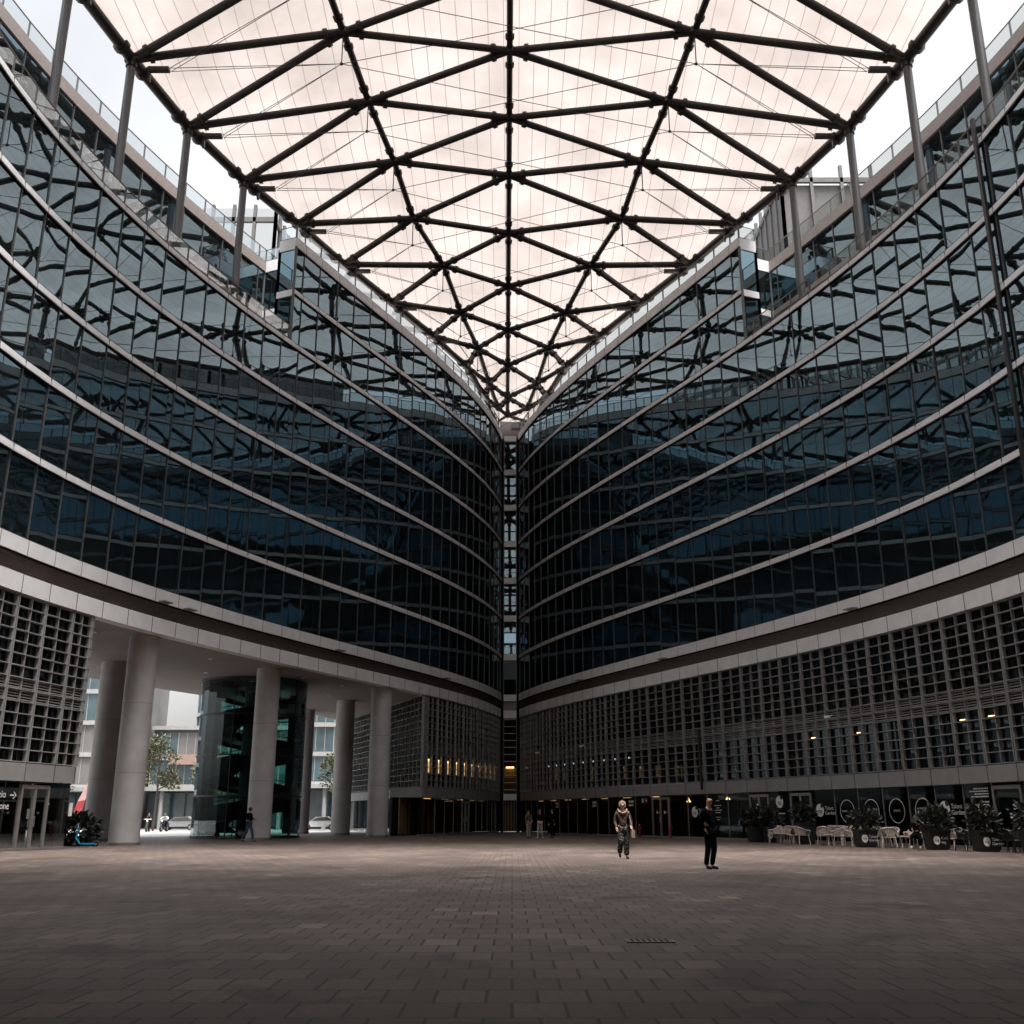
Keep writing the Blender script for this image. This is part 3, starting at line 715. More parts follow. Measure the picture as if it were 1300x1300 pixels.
for k in range(K):
    if k + 1 < K: beam('spine_beam', nodes['C', k, 0], nodes['C', k + 1, 0], .20)
    for sg in (-1, 1):
        m_, c, e = nodes['M', k, sg], nodes['C', k, 0], nodes['E', k, sg]
        beam('inner_diagonal', m_, c, .23)
        beam('outer_diagonal', e, m_, .25)
        if k + 1 < K:
            m2, c2, e2 = nodes['M', k + 1, sg], nodes['C', k + 1, 0], nodes['E', k + 1, sg]
            beam('side_beam', m_, m2, .21); beam('inner_diagonal', c, m2, .23); beam('outer_diagonal', e2, m_, .25); beam('edge_beam', e, e2, .33)
            tri += [(m_, m2, c), (c, c2, m2), (e, e2, m_), (e2, m_, m2)]
# closing panel at the far tip
tip = [Vector((AX - 2.2, 105.6, 43.2)), Vector((AX + 1.6, 105.6, 43.2))]
tri += [(nodes['C', K - 1, 0], tip[0], tip[1]), (nodes['C', K - 1, 0], tip[0], nodes['M', K - 1, -1]), (nodes['C', K - 1, 0], tip[1], nodes['M', K - 1, 1])]
for sg, t in ((-1, tip[0]), (1, tip[1])):
    tri.append((nodes['M', K - 1, sg], nodes['E', K - 1, sg], t)); beam('edge_beam', nodes['E', K - 1, sg], t, .2); beam('inner_diagonal', nodes['C', K - 1, 0], t, .17)
for (a, b, c) in tri:       # each cushion bulges a little
    mb = MB(); n = 7; idx = {}
    for i in range(n + 1):
        for j in range(n + 1 - i):
            u, v = i / n, j / n; w_ = 1 - u - v; p = a * w_ + b * u + c * v
            h = -27 * u * v * w_ * .32 + .16
            idx[i, j] = len(mb.v); mb.v.append((p.x, p.y, p.z + h))
    for i in range(n):
        for j in range(n - i):
            mb.f.append((idx[i, j], idx[i + 1, j], idx[i, j + 1])); mb.mi.append(0)
            if i + j < n - 1: mb.f.append((idx[i + 1, j], idx[i + 1, j + 1], idx[i, j + 1])); mb.mi.append(0)
    mb.build('membrane_cushion', M['membrane'], rf, True)
for key, p in nodes.items():
    mb = MB(); r = {'C': .34, 'M': .38, 'E': .42}[key[0]]
    mb.lathe([(r * .5, -r * .75), (r, -r * .45), (r, r * .45), (r * .5, r * .75)], p, 14); mb.build('node', M['steel'], rf, 'angle')
    if key[0] == 'E' and key[1] < 9:
        q = p + Vector((-key[2] * 1.5, .3, -.45)); mb = MB(); mb.box(q, (1.2, .34, .22), 0); mb.build('bracket', M['steel'], rf)
        mb = MB(); mb.box(p + Vector((-key[2] * .9, .5, -.9)), (.14, .18, .5)); mb.build('spotlight', M['steel'], rf)
cb = {}
for k in range(K):
    for sg in (-1, 1):
        a = nodes['M', k, sg]; b = a - Vector((0, 0, 2.3)); cb[k, sg] = b
        mb = MB(); mb.tube(a, b, .035, 6); mb.lathe([(.02, -.12), (.10, -.04), (.10, .04), (.02, .12)], b, 8); mb.build('strut', M['steel'], rf)
for k in range(K - 1):
    mb = MB(); mb.tube(cb[k, -1], cb[k + 1, 1], .022, 5); mb.tube(cb[k, 1], cb[k + 1, -1], .022, 5); mb.build('tie_cable', M['steel'], rf)
    for sg in (-1, 1):
        for kk in (k, k + 1):
            e = nodes['E', kk, sg] + Vector((-sg * 2.2, .2, -.55)); d = Vector((0, .14, .0))
            mb = MB(); mb.tube(e + d, cb[k, sg], .02, 5); mb.tube(e - d, cb[k, sg], .02, 5); mb.build('tie_cable', M['steel'], rf)
# posts carrying the roof edge
for sg in (-1, 1):
    for k in range(0, 5):
        e = nodes['E', k, sg]
        lab = 'grey steel post under the %s roof edge, %s' % (('left', 'right')[sg > 0], {0: 'nearest the viewer', 1: 'second nearest', 2: 'third nearest', 3: 'fourth nearest', 4: 'beside the stepped corner'}[k])
        t = thing('steel_post', lab, 'post', (e.x, e.y, 33.14), 0, 'steel posts under the roof edge')
        mb = MB(); mb.tube((e.x, e.y, 33.14), (e.x, e.y, e.z - .1), .24, 16); mb.build('shaft', M['post'], t, 'angle')
        mb = MB(); mb.tube((e.x, e.y, 33.14), (e.x, e.y, 33.2), .42, 12); mb.build('base_plate', M['post'], t)
        mb = MB(); mb.tube((e.x, e.y, e.z - .55), (e.x, e.y, e.z - .25), .31, 14); mb.build('collar', M['steel'], t, 'angle')

# ------------------------------------------------------------------ unseen blocks added around the viewpoint to darken the near paving
blk = thing('shade_blocks', 'unseen blocks added behind and above the viewpoint to shade the foreground', 'building', (AX, -10, 0))
mb = MB(); mb.box((AX, -3, 44.9), (62, 58, .5)); mb.build('roof', M['soffit'], blk)  # added opaque sheet overhead, keeps sky light off the near paving
mb = MB(); mb.box((AX, -14, 15), (50, .6, 30)); mb.build('wall', M['louvre'], blk)  # added wall out of view, cuts the low light from behind
mb = MB(); mb.box((AX, -3, 20.3), (46, 44.4, .5)); mb.build('shade_slab', M['louvre'], blk)  # added slab above the frame, deepens the foreground shade
mb = MB(); mb.box((AX, -6.2, 5.0), (40, 15, .5)); mb.build('canopy', M['louvre'], blk)  # added low sheet over the camera, blocks light from behind

# ------------------------------------------------------------------ round columns of the passage
def pix_ground(x, y): return (x, y, 0)
for (x, y, lab) in ((-20.3, 56.2, 'pale round concrete column nearest the viewer, beside the scooter'),
                    (-25.6, 66.0, 'dark round column in shade close behind the nearest pale column'),
                    (-16.3, 68.9, 'pale round concrete column standing in front of the glass stair tower'),
                    (-19.1, 96.5, 'dark round column in shade just beyond the glass stair tower'),
                    (-14.2, 88.6, 'dark slender round column between the rear column and the last pale one'),
                    (-10.0, 79.4, 'pale round concrete column nearest the far corner')):
    t = thing('round_column', lab, 'column', (x, y, 0), 0, 'round columns of the passage')
    r = .78
    mb = MB(); mb.lathe([(r, .16), (r, 3.6), (r, 7.2), (r, 10.94)], (x, y, 0), 40); mb.build('shaft', M['concrete'], t, 'angle')
    for z in (3.65, 7.3):
        mb = MB(); mb.lathe([(r - .05, -.012), (r + .004, -.012), (r + .004, .012), (r - .05, .012)], (x, y, z), 40); mb.build('joint_ring', M['louvre'], t, 'angle')
    mb = MB(); mb.lathe([(r + .03, 0), (r + .03, .15), (r, .16)], (x, y, 0), 40); mb.build('base_ring', M['frame'], t, 'angle')

# ------------------------------------------------------------------ round glass stair tower in the passage
cx_, cy_, cr_ = -18.9, 76.0, 3.75
st = thing('stair_tower', 'round dark glass stair tower with a spiral ramp under the passage soffit', 'stair tower', (cx_, cy_, 0))
n = 30
for k, (z0, z1) in enumerate(((.15, 2.75), (2.85, 5.5), (5.6, 8.3), (8.4, 10.9))):
    mb = MB()
    for i in range(n):
        a, b = 2 * pi * i / n, 2 * pi * (i + 1) / n
        mb.quad((cx_ + cr_ * cos(a), cy_ + cr_ * sin(a), z0), (cx_ + cr_ * cos(b), cy_ + cr_ * sin(b), z0), (cx_ + cr_ * cos(b), cy_ + cr_ * sin(b), z1), (cx_ + cr_ * cos(a), cy_ + cr_ * sin(a), z1))
    mb.build('curved_glass', M['tower_glass'], st, True)
for z in (.07, 2.8, 5.55, 8.35, 10.85):
    mb = MB(); mb.lathe([(cr_ - .08, -.05), (cr_ + .05, -.05), (cr_ + .05, .05), (cr_ - .08, .05)], (cx_, cy_, z), 40)
    mb.f = [f for f in mb.f if len(f) == 4]; mb.build('ring_frame', M['black'], st)
for i in range(10):
    a = 2 * pi * (i + .3) / 10; mb = MB(); mb.tube((cx_ + cr_ * .99 * cos(a), cy_ + cr_ * .99 * sin(a), 0), (cx_ + cr_ * .99 * cos(a), cy_ + cr_ * .99 * sin(a), 10.9), .05, 6); mb.build('glazing_mullion', M['black'], st)
mb = MB(); NS = 120
for i in range(NS):
    a, b = 2 * pi * 3.2 * i / NS + 2.4, 2 * pi * 3.2 * (i + 1) / NS + 2.4; z, z2 = .3 + 10.2 * i / NS, .3 + 10.2 * (i + 1) / NS
    ri, ro = 1.2, 3.25
    q = lambda r, t, zz: (cx_ + r * cos(t), cy_ + r * sin(t), zz)
    mb.hexa([q(ri, a, z), q(ro, a, z), q(ro, b, z2), q(ri, b, z2)], [q(ri, a, z + .18), q(ro, a, z + .18), q(ro, b, z2 + .18), q(ri, b, z2 + .18)])
    mb.quad(q(ro, a, z - .25), q(ro, b, z2 - .25), q(ro, b, z2 + .95), q(ro, a, z + .95))
mb.build('spiral_ramp', M['black'], st)
mb = MB(); mb.lathe([(1.15, 0), (1.15, 10.9)], (cx_ + .4, cy_ + .3, 0), 20); mb.build('core', M['dark'], st, 'angle')
mb = MB()
for i in range(NS):
    a, b = 2 * pi * 3.2 * i / NS + 2.4, 2 * pi * 3.2 * (i + 1) / NS + 2.4; z, z2 = 1.5 + 10.2 * i / NS, 1.5 + 10.2 * (i + 1) / NS
    if z < 10.2: mb.tube((cx_ + 3.25 * cos(a), cy_ + 3.25 * sin(a), z), (cx_ + 3.25 * cos(b), cy_ + 3.25 * sin(b), z2), .03, 5, cap=False)
mb.build('handrail', M['black'], st)

# ------------------------------------------------------------------ plants
def leaf_mb(mb, c, rad, n, size, flat_=.6, up=.3):
    for _ in range(n):
        while True:
            p = Vector((random.uniform(-1, 1), random.uniform(-1, 1), random.uniform(-1, 1)))
            if .25 < p.length < 1: break
        p = Vector((p.x * rad[0], p.y * rad[1], p.z * rad[2])) + Vector(c)
        d = (p - Vector(c)).normalized() + Vector((random.uniform(-.7, .7), random.uniform(-.7, .7), random.uniform(-.4, .8)))
        d.normalize(); sd = d.cross(Vector((random.uniform(-1, 1), random.uniform(-1, 1), random.uniform(-1, 1)))).normalized()
        L = size * random.uniform(.6, 1.3); w_ = L * .28
        nrm = d.cross(sd)
        mb.quad(p, p + d * L * .5 + sd * w_ + nrm * L * .05, p + d * L - nrm * L * .12, p + d * L * .5 - sd * w_ + nrm * L * .05)
def planter(x, y, label, mark=None, w_=.86, h=.82, bush=(.78, .78, .62), seed=1, rz=0.0):
    random.seed(seed)
    t = thing('planter', label, 'planter', (x, y, 0), 0, 'black planters along the cafe terrace')
    mb = MB(); a, b = w_ / 2, w_ / 2 * .86
    sq = lambda k, z: [(x + i * k, y + j * k, z) for i, j in ((-1, -1), (1, -1), (1, 1), (-1, 1))]
    mb.hexa(sq(b, .06), sq(a, h)); mb.hexa(sq(b * .9, 0), sq(b * .9, .058)); p = mb.build('pot', M['black'], t)
    mb = MB(); mb.hexa(sq(a + .03, h - .07), sq(a + .03, h + .01)); mb.build('rim', M['black'], t)
    mb = MB()
    for k in range(7):
        d = Vector((random.uniform(-.4, .4), random.uniform(-.4, .4), 1)).normalized(); mb.tube((x + d.x * .2, y + d.y * .2, h - .05), Vector((x, y, h)) + d * random.uniform(.7, 1.1), .014, 5)
    mb.build('stems', M['bark'], t)
    bush = tuple(k * .8 for k in bush)
    mb = MB(); leaf_mb(mb, (x, y, h + .42), bush, 330, .23)
    for k in range(5):
        c = (x + random.uniform(-.42, .42), y + random.uniform(-.35, .35), h + random.uniform(.4, .95)); leaf_mb(mb, c, (.3, .3, .28), 45, .25)
    mb.build('foliage', M['leaf'], t)
    if mark:
        mb = MB(); cz = .42; yy = y - (b + (a - b) * cz / h) - .012
        n0 = len(mb.v); mb.v += [(x - .17 + .15 * cos(2 * pi * k / 20), yy, cz + .2 * sin(2 * pi * k / 20)) for k in range(20)]; mb.f.append(tuple(range(20))); mb.mi.append(0)
        lg = mb.build('logo', M['white'], p if False else t)
        def put(v, f, ox, oz, dy, name, m_):
            mb = MB(); mb.v = [(x + ox + q[0], yy - dy, oz + q[1]) for q in v]; mb.f = list(f); mb.mi = [0] * len(f); mb.build(name, m_, t)
        put(*text_mb('tag', .17), -.17, cz, .004, 'lettering', M['black'])
        for k, tx in enumerate(mark): put(*text_mb(tx, .17, 'LEFT'), .03, cz + .08 - k * .17, 0, 'lettering', M['white'])
    return t
planter(14.35, 63.2, 'black square planter with a low dark bush behind the standing man', None, .9, .85, (.85, .7, .5), 11)
planter(15.0, 62.0, 'black planter with a round white logo next to the two white armchairs', ('Talent', 'Garden'), seed=12)
planter(15.9, 58.2, 'tall plain black planter in front of the double glass door', None, .95, 1.1, (.72, .72, .62), 13)
planter(17.3, 52.6, 'black planter with a round logo between the sofas and the grey cushioned chair', ('Talent', 'Garden'), .95, .82, (.95, .85, .62), 14)
planter(19.2, 48.6, 'black planter with white Caf\u00e8 lettering beside the seated person', ('Caf\u00e8', 'tag'), .95, .85, (1.0, .9, .66), 15)
planter(20.2, 45.8, 'black planter with faint round logo among the dark cafe chairs', ('Talent', 'Garden'), .95, .85, (.8, .8, .7), 16)
planter(21.15, 43.4, 'black planter cut by the right edge of the picture', None, .95, .9, (.9, .8, .68), 17)
# dark shrub by the near column
random.seed(21)
t = thing('shrub', 'dark bushy shrub in a low trough beside the nearest column', 'shrub', (-22.3, 55.0, 0))
mb = MB(); leaf_mb(mb, (-22.3, 55.0, .8), (1.1, .9, .75), 700, .3); mb.build('foliage', M['leaf'], t)
mb = MB(); mb.box((-22.3, 55.0, .2), (1.9, .8, .4)); mb.build('trough', M['black'], t)
def tree(x, y, h, cr, label, seed, n=1600):
    random.seed(seed); t = thing('street_tree', label, 'tree', (x, y, 0), 0, 'street trees beyond the passage')
    mb = MB(); mb.tube((x, y, 0), (x + .1, y, h * .45), .13, 8, .10); mb.tube((x + .1, y, h * .45), (x, y, h * .92), .10, 8, .03)
    mb.build('trunk', M['bark'], t)
    lm = MB(); br_ = MB()
    for k in range(16):
        a = random.uniform(0, 6.28); z = h * random.uniform(.36, .9); L = cr * random.uniform(.5, 1.0) * (1.15 - z / h * .75)
        e = Vector((x + L * cos(a), y + L * sin(a), z + L * .5)); br_.tube((x, y, z - .1), e, .04, 5, .012)
        leaf_mb(lm, e, (cr * .36, cr * .36, cr * .27), n // 16, .36)
    br_.build('branches', M['bark'], t); lm.build('crown', M['treeleaf'], t)
tree(-38.2, 114, 10.2, 2.7, 'thin leafy street tree seen left of the glass stair tower', 31)
tree(-33.5, 117, 9.0, 2.3, 'street tree seen through the glass stair tower', 32)
tree(-19.5, 119, 8.5, 2.3, 'street tree hidden in part by the slender dark column', 33)
tree(-55, 126, 8.5, 2.4, 'street tree by the pale building left of the nearest column', 34)

# ------------------------------------------------------------------ street beyond the passage
M['far_glass'] = mat('pale_street_glass', (.05, .085, .10), .12, .0, .5, .35, ior=1.9)
M['screen_grey'] = mat('roof_screen_grey', (.085, .083, .083), .6, .1)
M['far_wall'] = mat('pale_street_render', (.30, .295, .29), .7)
M['far_grey'] = mat('grey_street_cladding', (.14, .135, .135), .7, 0, .25, .3)
M['terracotta'] = mat('salmon_awning', (.28, .19, .16), .8)
def street_building(x0, x1, y, floors, fh, label, base=4.6, shift=0):
    t = thing('street_building', label, 'building', ((x0 + x1) / 2, y, 0), 0, 'buildings across the street'); W_ = x1 - x0; c = (x0 + x1) / 2; top = base + floors * fh
    mb = MB(); mb.box((c, y + 6.3, top / 2), (W_, 12, top)); mb.build('wall', M['far_grey'], t)
    for k in range(floors):
        z = base + k * fh
        mb = MB(); mb.box((c, y + .12, z), (W_, .5, .55)); mb.build('floor_band', M['far_wall'], t)
        nn = max(2, int(W_ / 3.2))
        for i in range(nn):
            xa = x0 + W_ * i / nn; w_ = W_ / nn
            mb = MB(); mb.box((xa + w_ / 2, y + .2, z + .3 + (fh - .6) / 2), (w_ - .14, .12, fh - .62)); o = mb.build('window', M['far_glass'] if random.random() < .85 else M['far_grey'], t)
            for q_ in (1, 2): mb = MB(); mb.box((xa + w_ * q_ / 3, y + .12, z + fh / 2), (.07, .1, fh - .7)); mb.build('glazing_bar', M['far_wall'], o)
            mb = MB(); mb.box((xa, y + .14, z + fh / 2), (.12, .14, fh - .6)); mb.build('window_mullion', M['far_wall'], o)
    mb = MB(); mb.box((c, y + .3, top + .25), (W_ + .3, 1.0, .5)); mb.build('roof', M['far_wall'], t)
    mb = MB(); mb.box((c, y - 1.2, base - .35), (W_, 3.0, .5)); mb.build('canopy', M['far_wall'], t)
    nn = max(2, int(W_ / 5))
    for i in range(nn):
        xa = x0 + W_ * (i + .5) / nn
        mb = MB(); mb.tube((xa, y - 2.0, 0), (xa, y - 2.0, base - .6), .28, 10); mb.build('pillar', M['far_wall'], t, 'angle')
        mb = MB(); mb.box((x0 + W_ * (i + .5) / nn, y + .2, base / 2 - .3), (W_ / nn - .3, .2, base - 1.0)); mb.build('shop_window', M['far_glass'], t)
    return t
random.seed(5)
street_building(-66, -47.5, 131, 4, 3.9, 'tall bluish glass block seen left of the nearest column', 5)
sb = street_building(-47, -27, 137, 2, 3.6, 'low pale street block with a salmon band behind the thin tree', 5.2)
mb = MB(); mb.box((-40, 136.6, 8.6), (9, .5, 1.3)); mb.build('salmon_panel', M['terracotta'], sb)
street_building(-50, -30, 165, 4, 4.0, 'hazy grey block rising farther back behind the thin tree', 5)
street_building(-26.5, -2, 135, 3, 3.7, 'white street block seen between the two dark columns', 5.5)
street_building(-100, -67, 136, 4, 3.8, 'long glass block at the far left of the street', 5)
# street lamp, beach flag
t = thing('street_lamp', 'slim grey street lamp on the far pavement left of the thin tree', 'street lamp', (-42.3, 117.5, 0))
mb = MB(); mb.tube((-42.3, 117.5, 0), (-42.3, 117.5, 7.2), .09, 8, .05); mb.build('pole', M['chrome'], t)
mb = MB(); mb.tube((-42.3, 117.5, 7.1), (-41.2, 117.5, 7.3), .04, 6); mb.box((-41.0, 117.5, 7.3), (.8, .25, .1)); mb.build('lamp_head', M['chrome'], t)
t = thing('feather_flag', 'red and white feather flag on a pole left of the nearest column', 'flag', (-34.2, 84.5, 0))
mb = MB(); mb.tube((-34.2, 84.5, 0), (-34.2, 84.5, 2.1), .03, 6); mb.poly([(-34.2, 84.5, 2.1), (-34.0, 84.5, 3.2), (-33.55, 84.5, 4.5)], .02); mb.build('pole', M['chrome'], t)
fl = MB(); fl.hexa([(-34.75, 84.48, 1.65), (-34.10, 84.48, 1.65), (-33.90, 84.48, 2.7), (-34.50, 84.48, 2.6)], [(-34.75, 84.52, 1.65), (-34.10, 84.52, 1.65), (-33.90, 84.52, 2.7), (-34.50, 84.52, 2.6)])
fl.build('red_cloth', mat('flag_red', (.55, .07, .08), .8), t)
fl = MB(); fl.hexa([(-34.50, 84.48, 2.61), (-33.90, 84.48, 2.71), (-33.50, 84.48, 4.4), (-33.65, 84.48, 4.5)], [(-34.50, 84.52, 2.61), (-33.90, 84.52, 2.71), (-33.50, 84.52, 4.4), (-33.65, 84.52, 4.5)])
fl.build('pale_cloth', mat('flag_pink', (.75, .45, .44), .8), t)
# parked cars
def car(x, y, rz, paint, label):
    t = thing('parked_car', label, 'car', (0, 0, 0), 0, 'cars parked along the street')
    prof = [(-2.1, .35), (-2.15, .75), (-1.95, .92), (-1.1, 1.0), (-.45, 1.45), (.9, 1.5), (1.7, 1.02), (2.1, .9), (2.15, .4)]
    mb = MB(); n = len(prof)
    for i, (y_, wd) in enumerate(((-.82, 0), (-.86, 1), (.86, 1), (.82, 0))):
        mb.v += [(px, y_ * (.82 if pz > 1.2 else 1), pz if wd else pz) for px, pz in prof]
    for j in range(3):
        for i in range(n):
            a = j * n + i; b = j * n + (i + 1) % n; mb.f.append((a, b, b + n, a + n)); mb.mi.append(0)
    mb.f.append(tuple(range(n))); mb.mi.append(0); mb.f.append(tuple(3 * n + i for i in reversed(range(n)))); mb.mi.append(0)
    mb.build('body', paint, t, local=True)
    for sg in (-1, 1):
        yy = sg * .80
        mb = MB(); mb.quad((-.95, yy * 1.06, 1.03), (1.45, yy * 1.06, 1.03), (.85, yy * .93, 1.42), (-.4, yy * .93, 1.38)); mb.build('side_window', M['dark'], t, local=True)
        for xx in (-1.35, 1.3):
            mb = MB(); mb.tube((xx, sg * .66, .33), (xx, sg * .9, .33), .33, 16); w_ = mb.build('wheel', M['rubber'], t, local=True)
            mb = MB(); mb.tube((xx, sg * .89, .33), (xx, sg * .915, .33), .2, 10); mb.build('rim', M['chrome'], w_, local=True)
        mb = MB(); mb.box((-2.13, sg * .6, .72), (.08, .3, .14)); mb.build('headlight', M['white'], t, local=True)
    mb = MB(); mb.quad((-1.06, -.68, 1.04), (-1.06, .68, 1.04), (-.5, .6, 1.42), (-.5, -.6, 1.42)); mb.build('windscreen', M['dark'], t, local=True)
    t.location = (x, y, 0); t.rotation_euler = (0, 0, rz); return t
car(-37.5, 121, .1, mat('car_silver', (.3, .31, .32), .3, .4), 'silver car parked behind the thin tree trunk')
car(-21.8, 121.5, .15, mat('car_white', (.5, .5, .5), .3), 'white car seen between the two dark columns')
car(-57, 121, .1, mat('car_grey', (.2, .22, .24), .3, .4), 'grey car left of the nearest column')
car(-15.2, 122.5, .1, mat('car_blue', (.08, .12, .2), .3, .3), 'dark blue car hidden behind the last pale column')
# roofs seen above the parapets
def roof_frame(x, y, z0, z1, w_, d, label, dark):
    t = thing('roof_screen', label, 'roof screen', (x, y, z0)); c = M['screen_grey']
    for i in range(6):
        for (px, py) in ((x - w_ / 2 + w_ * i / 5, y - d / 2), (x + w_ / 2, y - d / 2 + d * i / 5), (x - w_ / 2, y - d / 2 + d * i / 5)):
            mb = MB(); mb.box((px, py, (z0 + z1) / 2), (.3, .3, z1 - z0)); mb.build('screen_post', c, t)
    for z in (z0 + .3, (z0 + z1) / 2, z1 - 1.6):
        mb = MB(); mb.box((x, y - d / 2, z), (w_, .3, .5)); mb.build('screen_rail', c, t); mb = MB(); mb.box((x + w_ / 2, y, z), (.3, d, .5)); mb.build('screen_rail', c, t); mb = MB(); mb.box((x - w_ / 2, y, z), (.3, d, .5)); mb.build('screen_rail', c, t)
    mb = MB()
    q = [(x - w_ / 2, y - d / 2 + .2), (x + w_ / 2, y - d / 2 + .2), (x + w_ / 2, y + d / 2), (x - w_ / 2, y + d / 2), (x - w_ / 2, y - d / 2 + .2)]
    for a, b in zip(q[:-1], q[1:]): mb.quad((*a, z0), (*b, z0), (*b, z1 - (.2 if not dark else 2)), (*a, z1 - (.2 if not dark else 2)))
    mb.build('screen_mesh', M['screen_grey'] if dark else M['rail_glass'], t)
    if not dark:
        mb = MB(); mb.lathe([(w_ * .25, 0), (w_ * .22, 3), (w_ * .1, 5)], (x - 2, y, z0), 10); mb.build('plant_unit', M['screen_grey'], t)
roof_frame(-27.5, 90, 41.2, 57.5, 10, 9, 'open steel roof screen rising above the left parapet', False)
roof_frame(33, 90, 41.2, 61.5, 14.5, 10, 'dark louvred roof screen rising above the right parapet', True)

# ------------------------------------------------------------------ cafe furniture
def base_chair(mw, name='armchair', cat='chair', label='x', group='white woven armchairs'):
    t = thing(name, label, cat, (0, 0, 0), 0, group)
    sd = MB()
    for i in range(9): sd.tube((-.27 + .0675 * i, -.27, .43), (-.27 + .0675 * i, .27, .43), .016, 5)
    for j in range(6): sd.tube((-.27, -.27 + .108 * j, .435), (.27, -.27 + .108 * j, .435), .014, 5)
    sd.tube((-.29, -.28, .42), (.29, -.28, .42), .025, 6); sd.build('seat', mw, t, local=True)
    bk = MB(); top = []; bot = []
    for i in range(15):
        a = pi * (i / 14) ; x = -.33 * cos(a); y = -.05 + .36 * sin(a); z = .66 + .17 * sin(a)
        top.append((x * 1.08, y * 1.06, z)); bot.append((x * .88, y * .85, .43))
    top = [(-.35, -.30, .63)] + top + [(.35, -.30, .63)]; bot = [(-.28, -.27, .43)] + bot + [(.28, -.27, .43)]
    bk.poly(top, .026, 6)
    for i in range(len(top)):
        bk.tube(top[i], bot[i], .017, 5)
        if i + 1 < len(top): bk.tube(top[i], bot[i + 1], .011, 4); bk.tube(bot[i], top[i + 1], .011, 4)
    bk.build('backrest', mw, t, local=True)
    for sx in (-1, 1):
        for sy in (-1, 1):
            lg = MB(); lg.tube((sx * .25, sy * .25, .43), (sx * .30, sy * .29, 0), .022, 6); lg.build('leg', mw, t, local=True)
    return t
chairs = [(14.95, 61.0, -1.9, 'white woven armchair beside the dark bush, seen from the side'), (15.45, 60.9, .9, 'white woven armchair right of the round logo planter near the bush'),
          (15.6, 57.9, 1.8, 'white woven armchair half hidden left of the tall plain planter'), (15.75, 60.4, 2.3, 'white woven armchair facing the window behind the tall plain planter'),
          (16.9, 54.9, -2.7, 'white woven armchair with its back to the plaza in front of the long sofa'), (17.3, 54.6, .4, 'white woven armchair at the right end of the long sofa'),
          (18.3, 53.2, .3, 'white woven armchair behind the charcoal cushioned chair'), (18.45, 52.2, -.8, 'white woven armchair with a dark cushion left of the seated person'),
          (19.75, 50.2, 1.3, 'white woven armchair behind the lettered cafe planter'), (19.9, 48.4, -1.2, 'white woven armchair showing right of the lettered cafe planter')]
chairs += [(16.25, 58.9, -1.7, 'white woven armchair between the short sofa and the tall plain planter'), (16.6, 57.0, 2.6, 'white woven armchair turned towards the long sofa beside the tall planter'),
           (17.75, 54.0, -2.2, 'white woven armchair standing just left of the logo planter below the round marks'), (18.6, 53.6, 1.9, 'white woven armchair close to the window behind the logo planter'), (19.35, 51.6, -2.5, 'white woven armchair near the window behind the seated person')]
c0 = base_chair(M['wicker'])
SC = 1.12
for k, (x, y, rz, lab) in enumerate(chairs):
    o = c0 if k == 0 else dup(c0, (x, y, 0), rz, lab)
    o.location = (x, y, 0); o.rotation_euler = (0, 0, rz); o.scale = (SC,) * 3; o['label'] = lab
d0 = base_chair(M['black'], 'dark_chair', 'chair', 'x', 'dark cafe chairs')
for k, (x, y, rz, lab) in enumerate([(19.95, 47.3, .5, 'dark cafe chair just right of the lettered cafe planter'), (20.5, 46.9, -.6, 'dark cafe chair behind the faint logo planter'), (20.9, 45.4, .3, 'dark cafe chair right of the faint logo planter'), (21.1, 44.5, -.3, 'dark cafe chair left of the planter at the picture edge'), (21.6, 45.6, 2.6, 'dark cafe chair facing out from the shop window')]):
    o = d0 if k == 0 else dup(d0, (x, y, 0), rz, lab)
    o.location = (x, y, 0); o.rotation_euler = (0, 0, rz); o.scale = (SC,) * 3; o['label'] = lab
# charcoal cushioned chair
gc = base_chair(M['wicker'], 'armchair', 'chair', 'white woven armchair with a large charcoal cushion facing the window', 'white woven armchairs')
gc.location = (18.05, 51.5, 0); gc.rotation_euler = (0, 0, 2.9); gc.scale = (SC,) * 3
def sofa(x, y, rz, L, label):
    t = thing('woven_sofa', label, 'sofa', (0, 0, 0), 0, 'white woven sofas'); mw = M['wicker']
    mb = MB()
    for i in range(int(L / .08) + 1): mb.tube((-L / 2 + .08 * i, -.32, .42), (-L / 2 + .08 * i, .32, .42), .018, 5)
    mb.tube((-L / 2, -.33, .40), (L / 2, -.33, .40), .03, 6); mb.build('seat', mw, t, local=True)
    mb = MB()
    for i in range(int(L / .09) + 1): mb.tube((-L / 2 + .09 * i, .32, .42), (-L / 2 + .09 * i, .40, .84), .014, 5)
    for j in range(4): mb.tube((-L / 2, .33 + .02 * j, .5 + .11 * j), (L / 2, .33 + .02 * j, .5 + .11 * j), .016, 5)
    mb.tube((-L / 2, .40, .85), (L / 2, .40, .85), .028, 6); mb.build('backrest', mw, t, local=True)
    for sx in (-1, 1):
        mb = MB(); mb.poly([(sx * L / 2, -.33, .42), (sx * L / 2, -.33, .62), (sx * L / 2, .38, .70)], .024, 6)
        for j in range(5): mb.tube((sx * L / 2, -.28 + .14 * j, .42), (sx * L / 2, -.28 + .14 * j, .63), .012, 5)
        mb.build('armrest', mw, t, local=True)
        for sy in (-1, 1): mb = MB(); mb.tube((sx * (L / 2 - .05), sy * .3, .42), (sx * (L / 2 - .02), sy * .32, 0), .024, 6); mb.build('leg', mw, t, local=True)
    t.location = (x, y, 0); t.rotation_euler = (0, 0, rz); t.scale = (SC,) * 3; return t
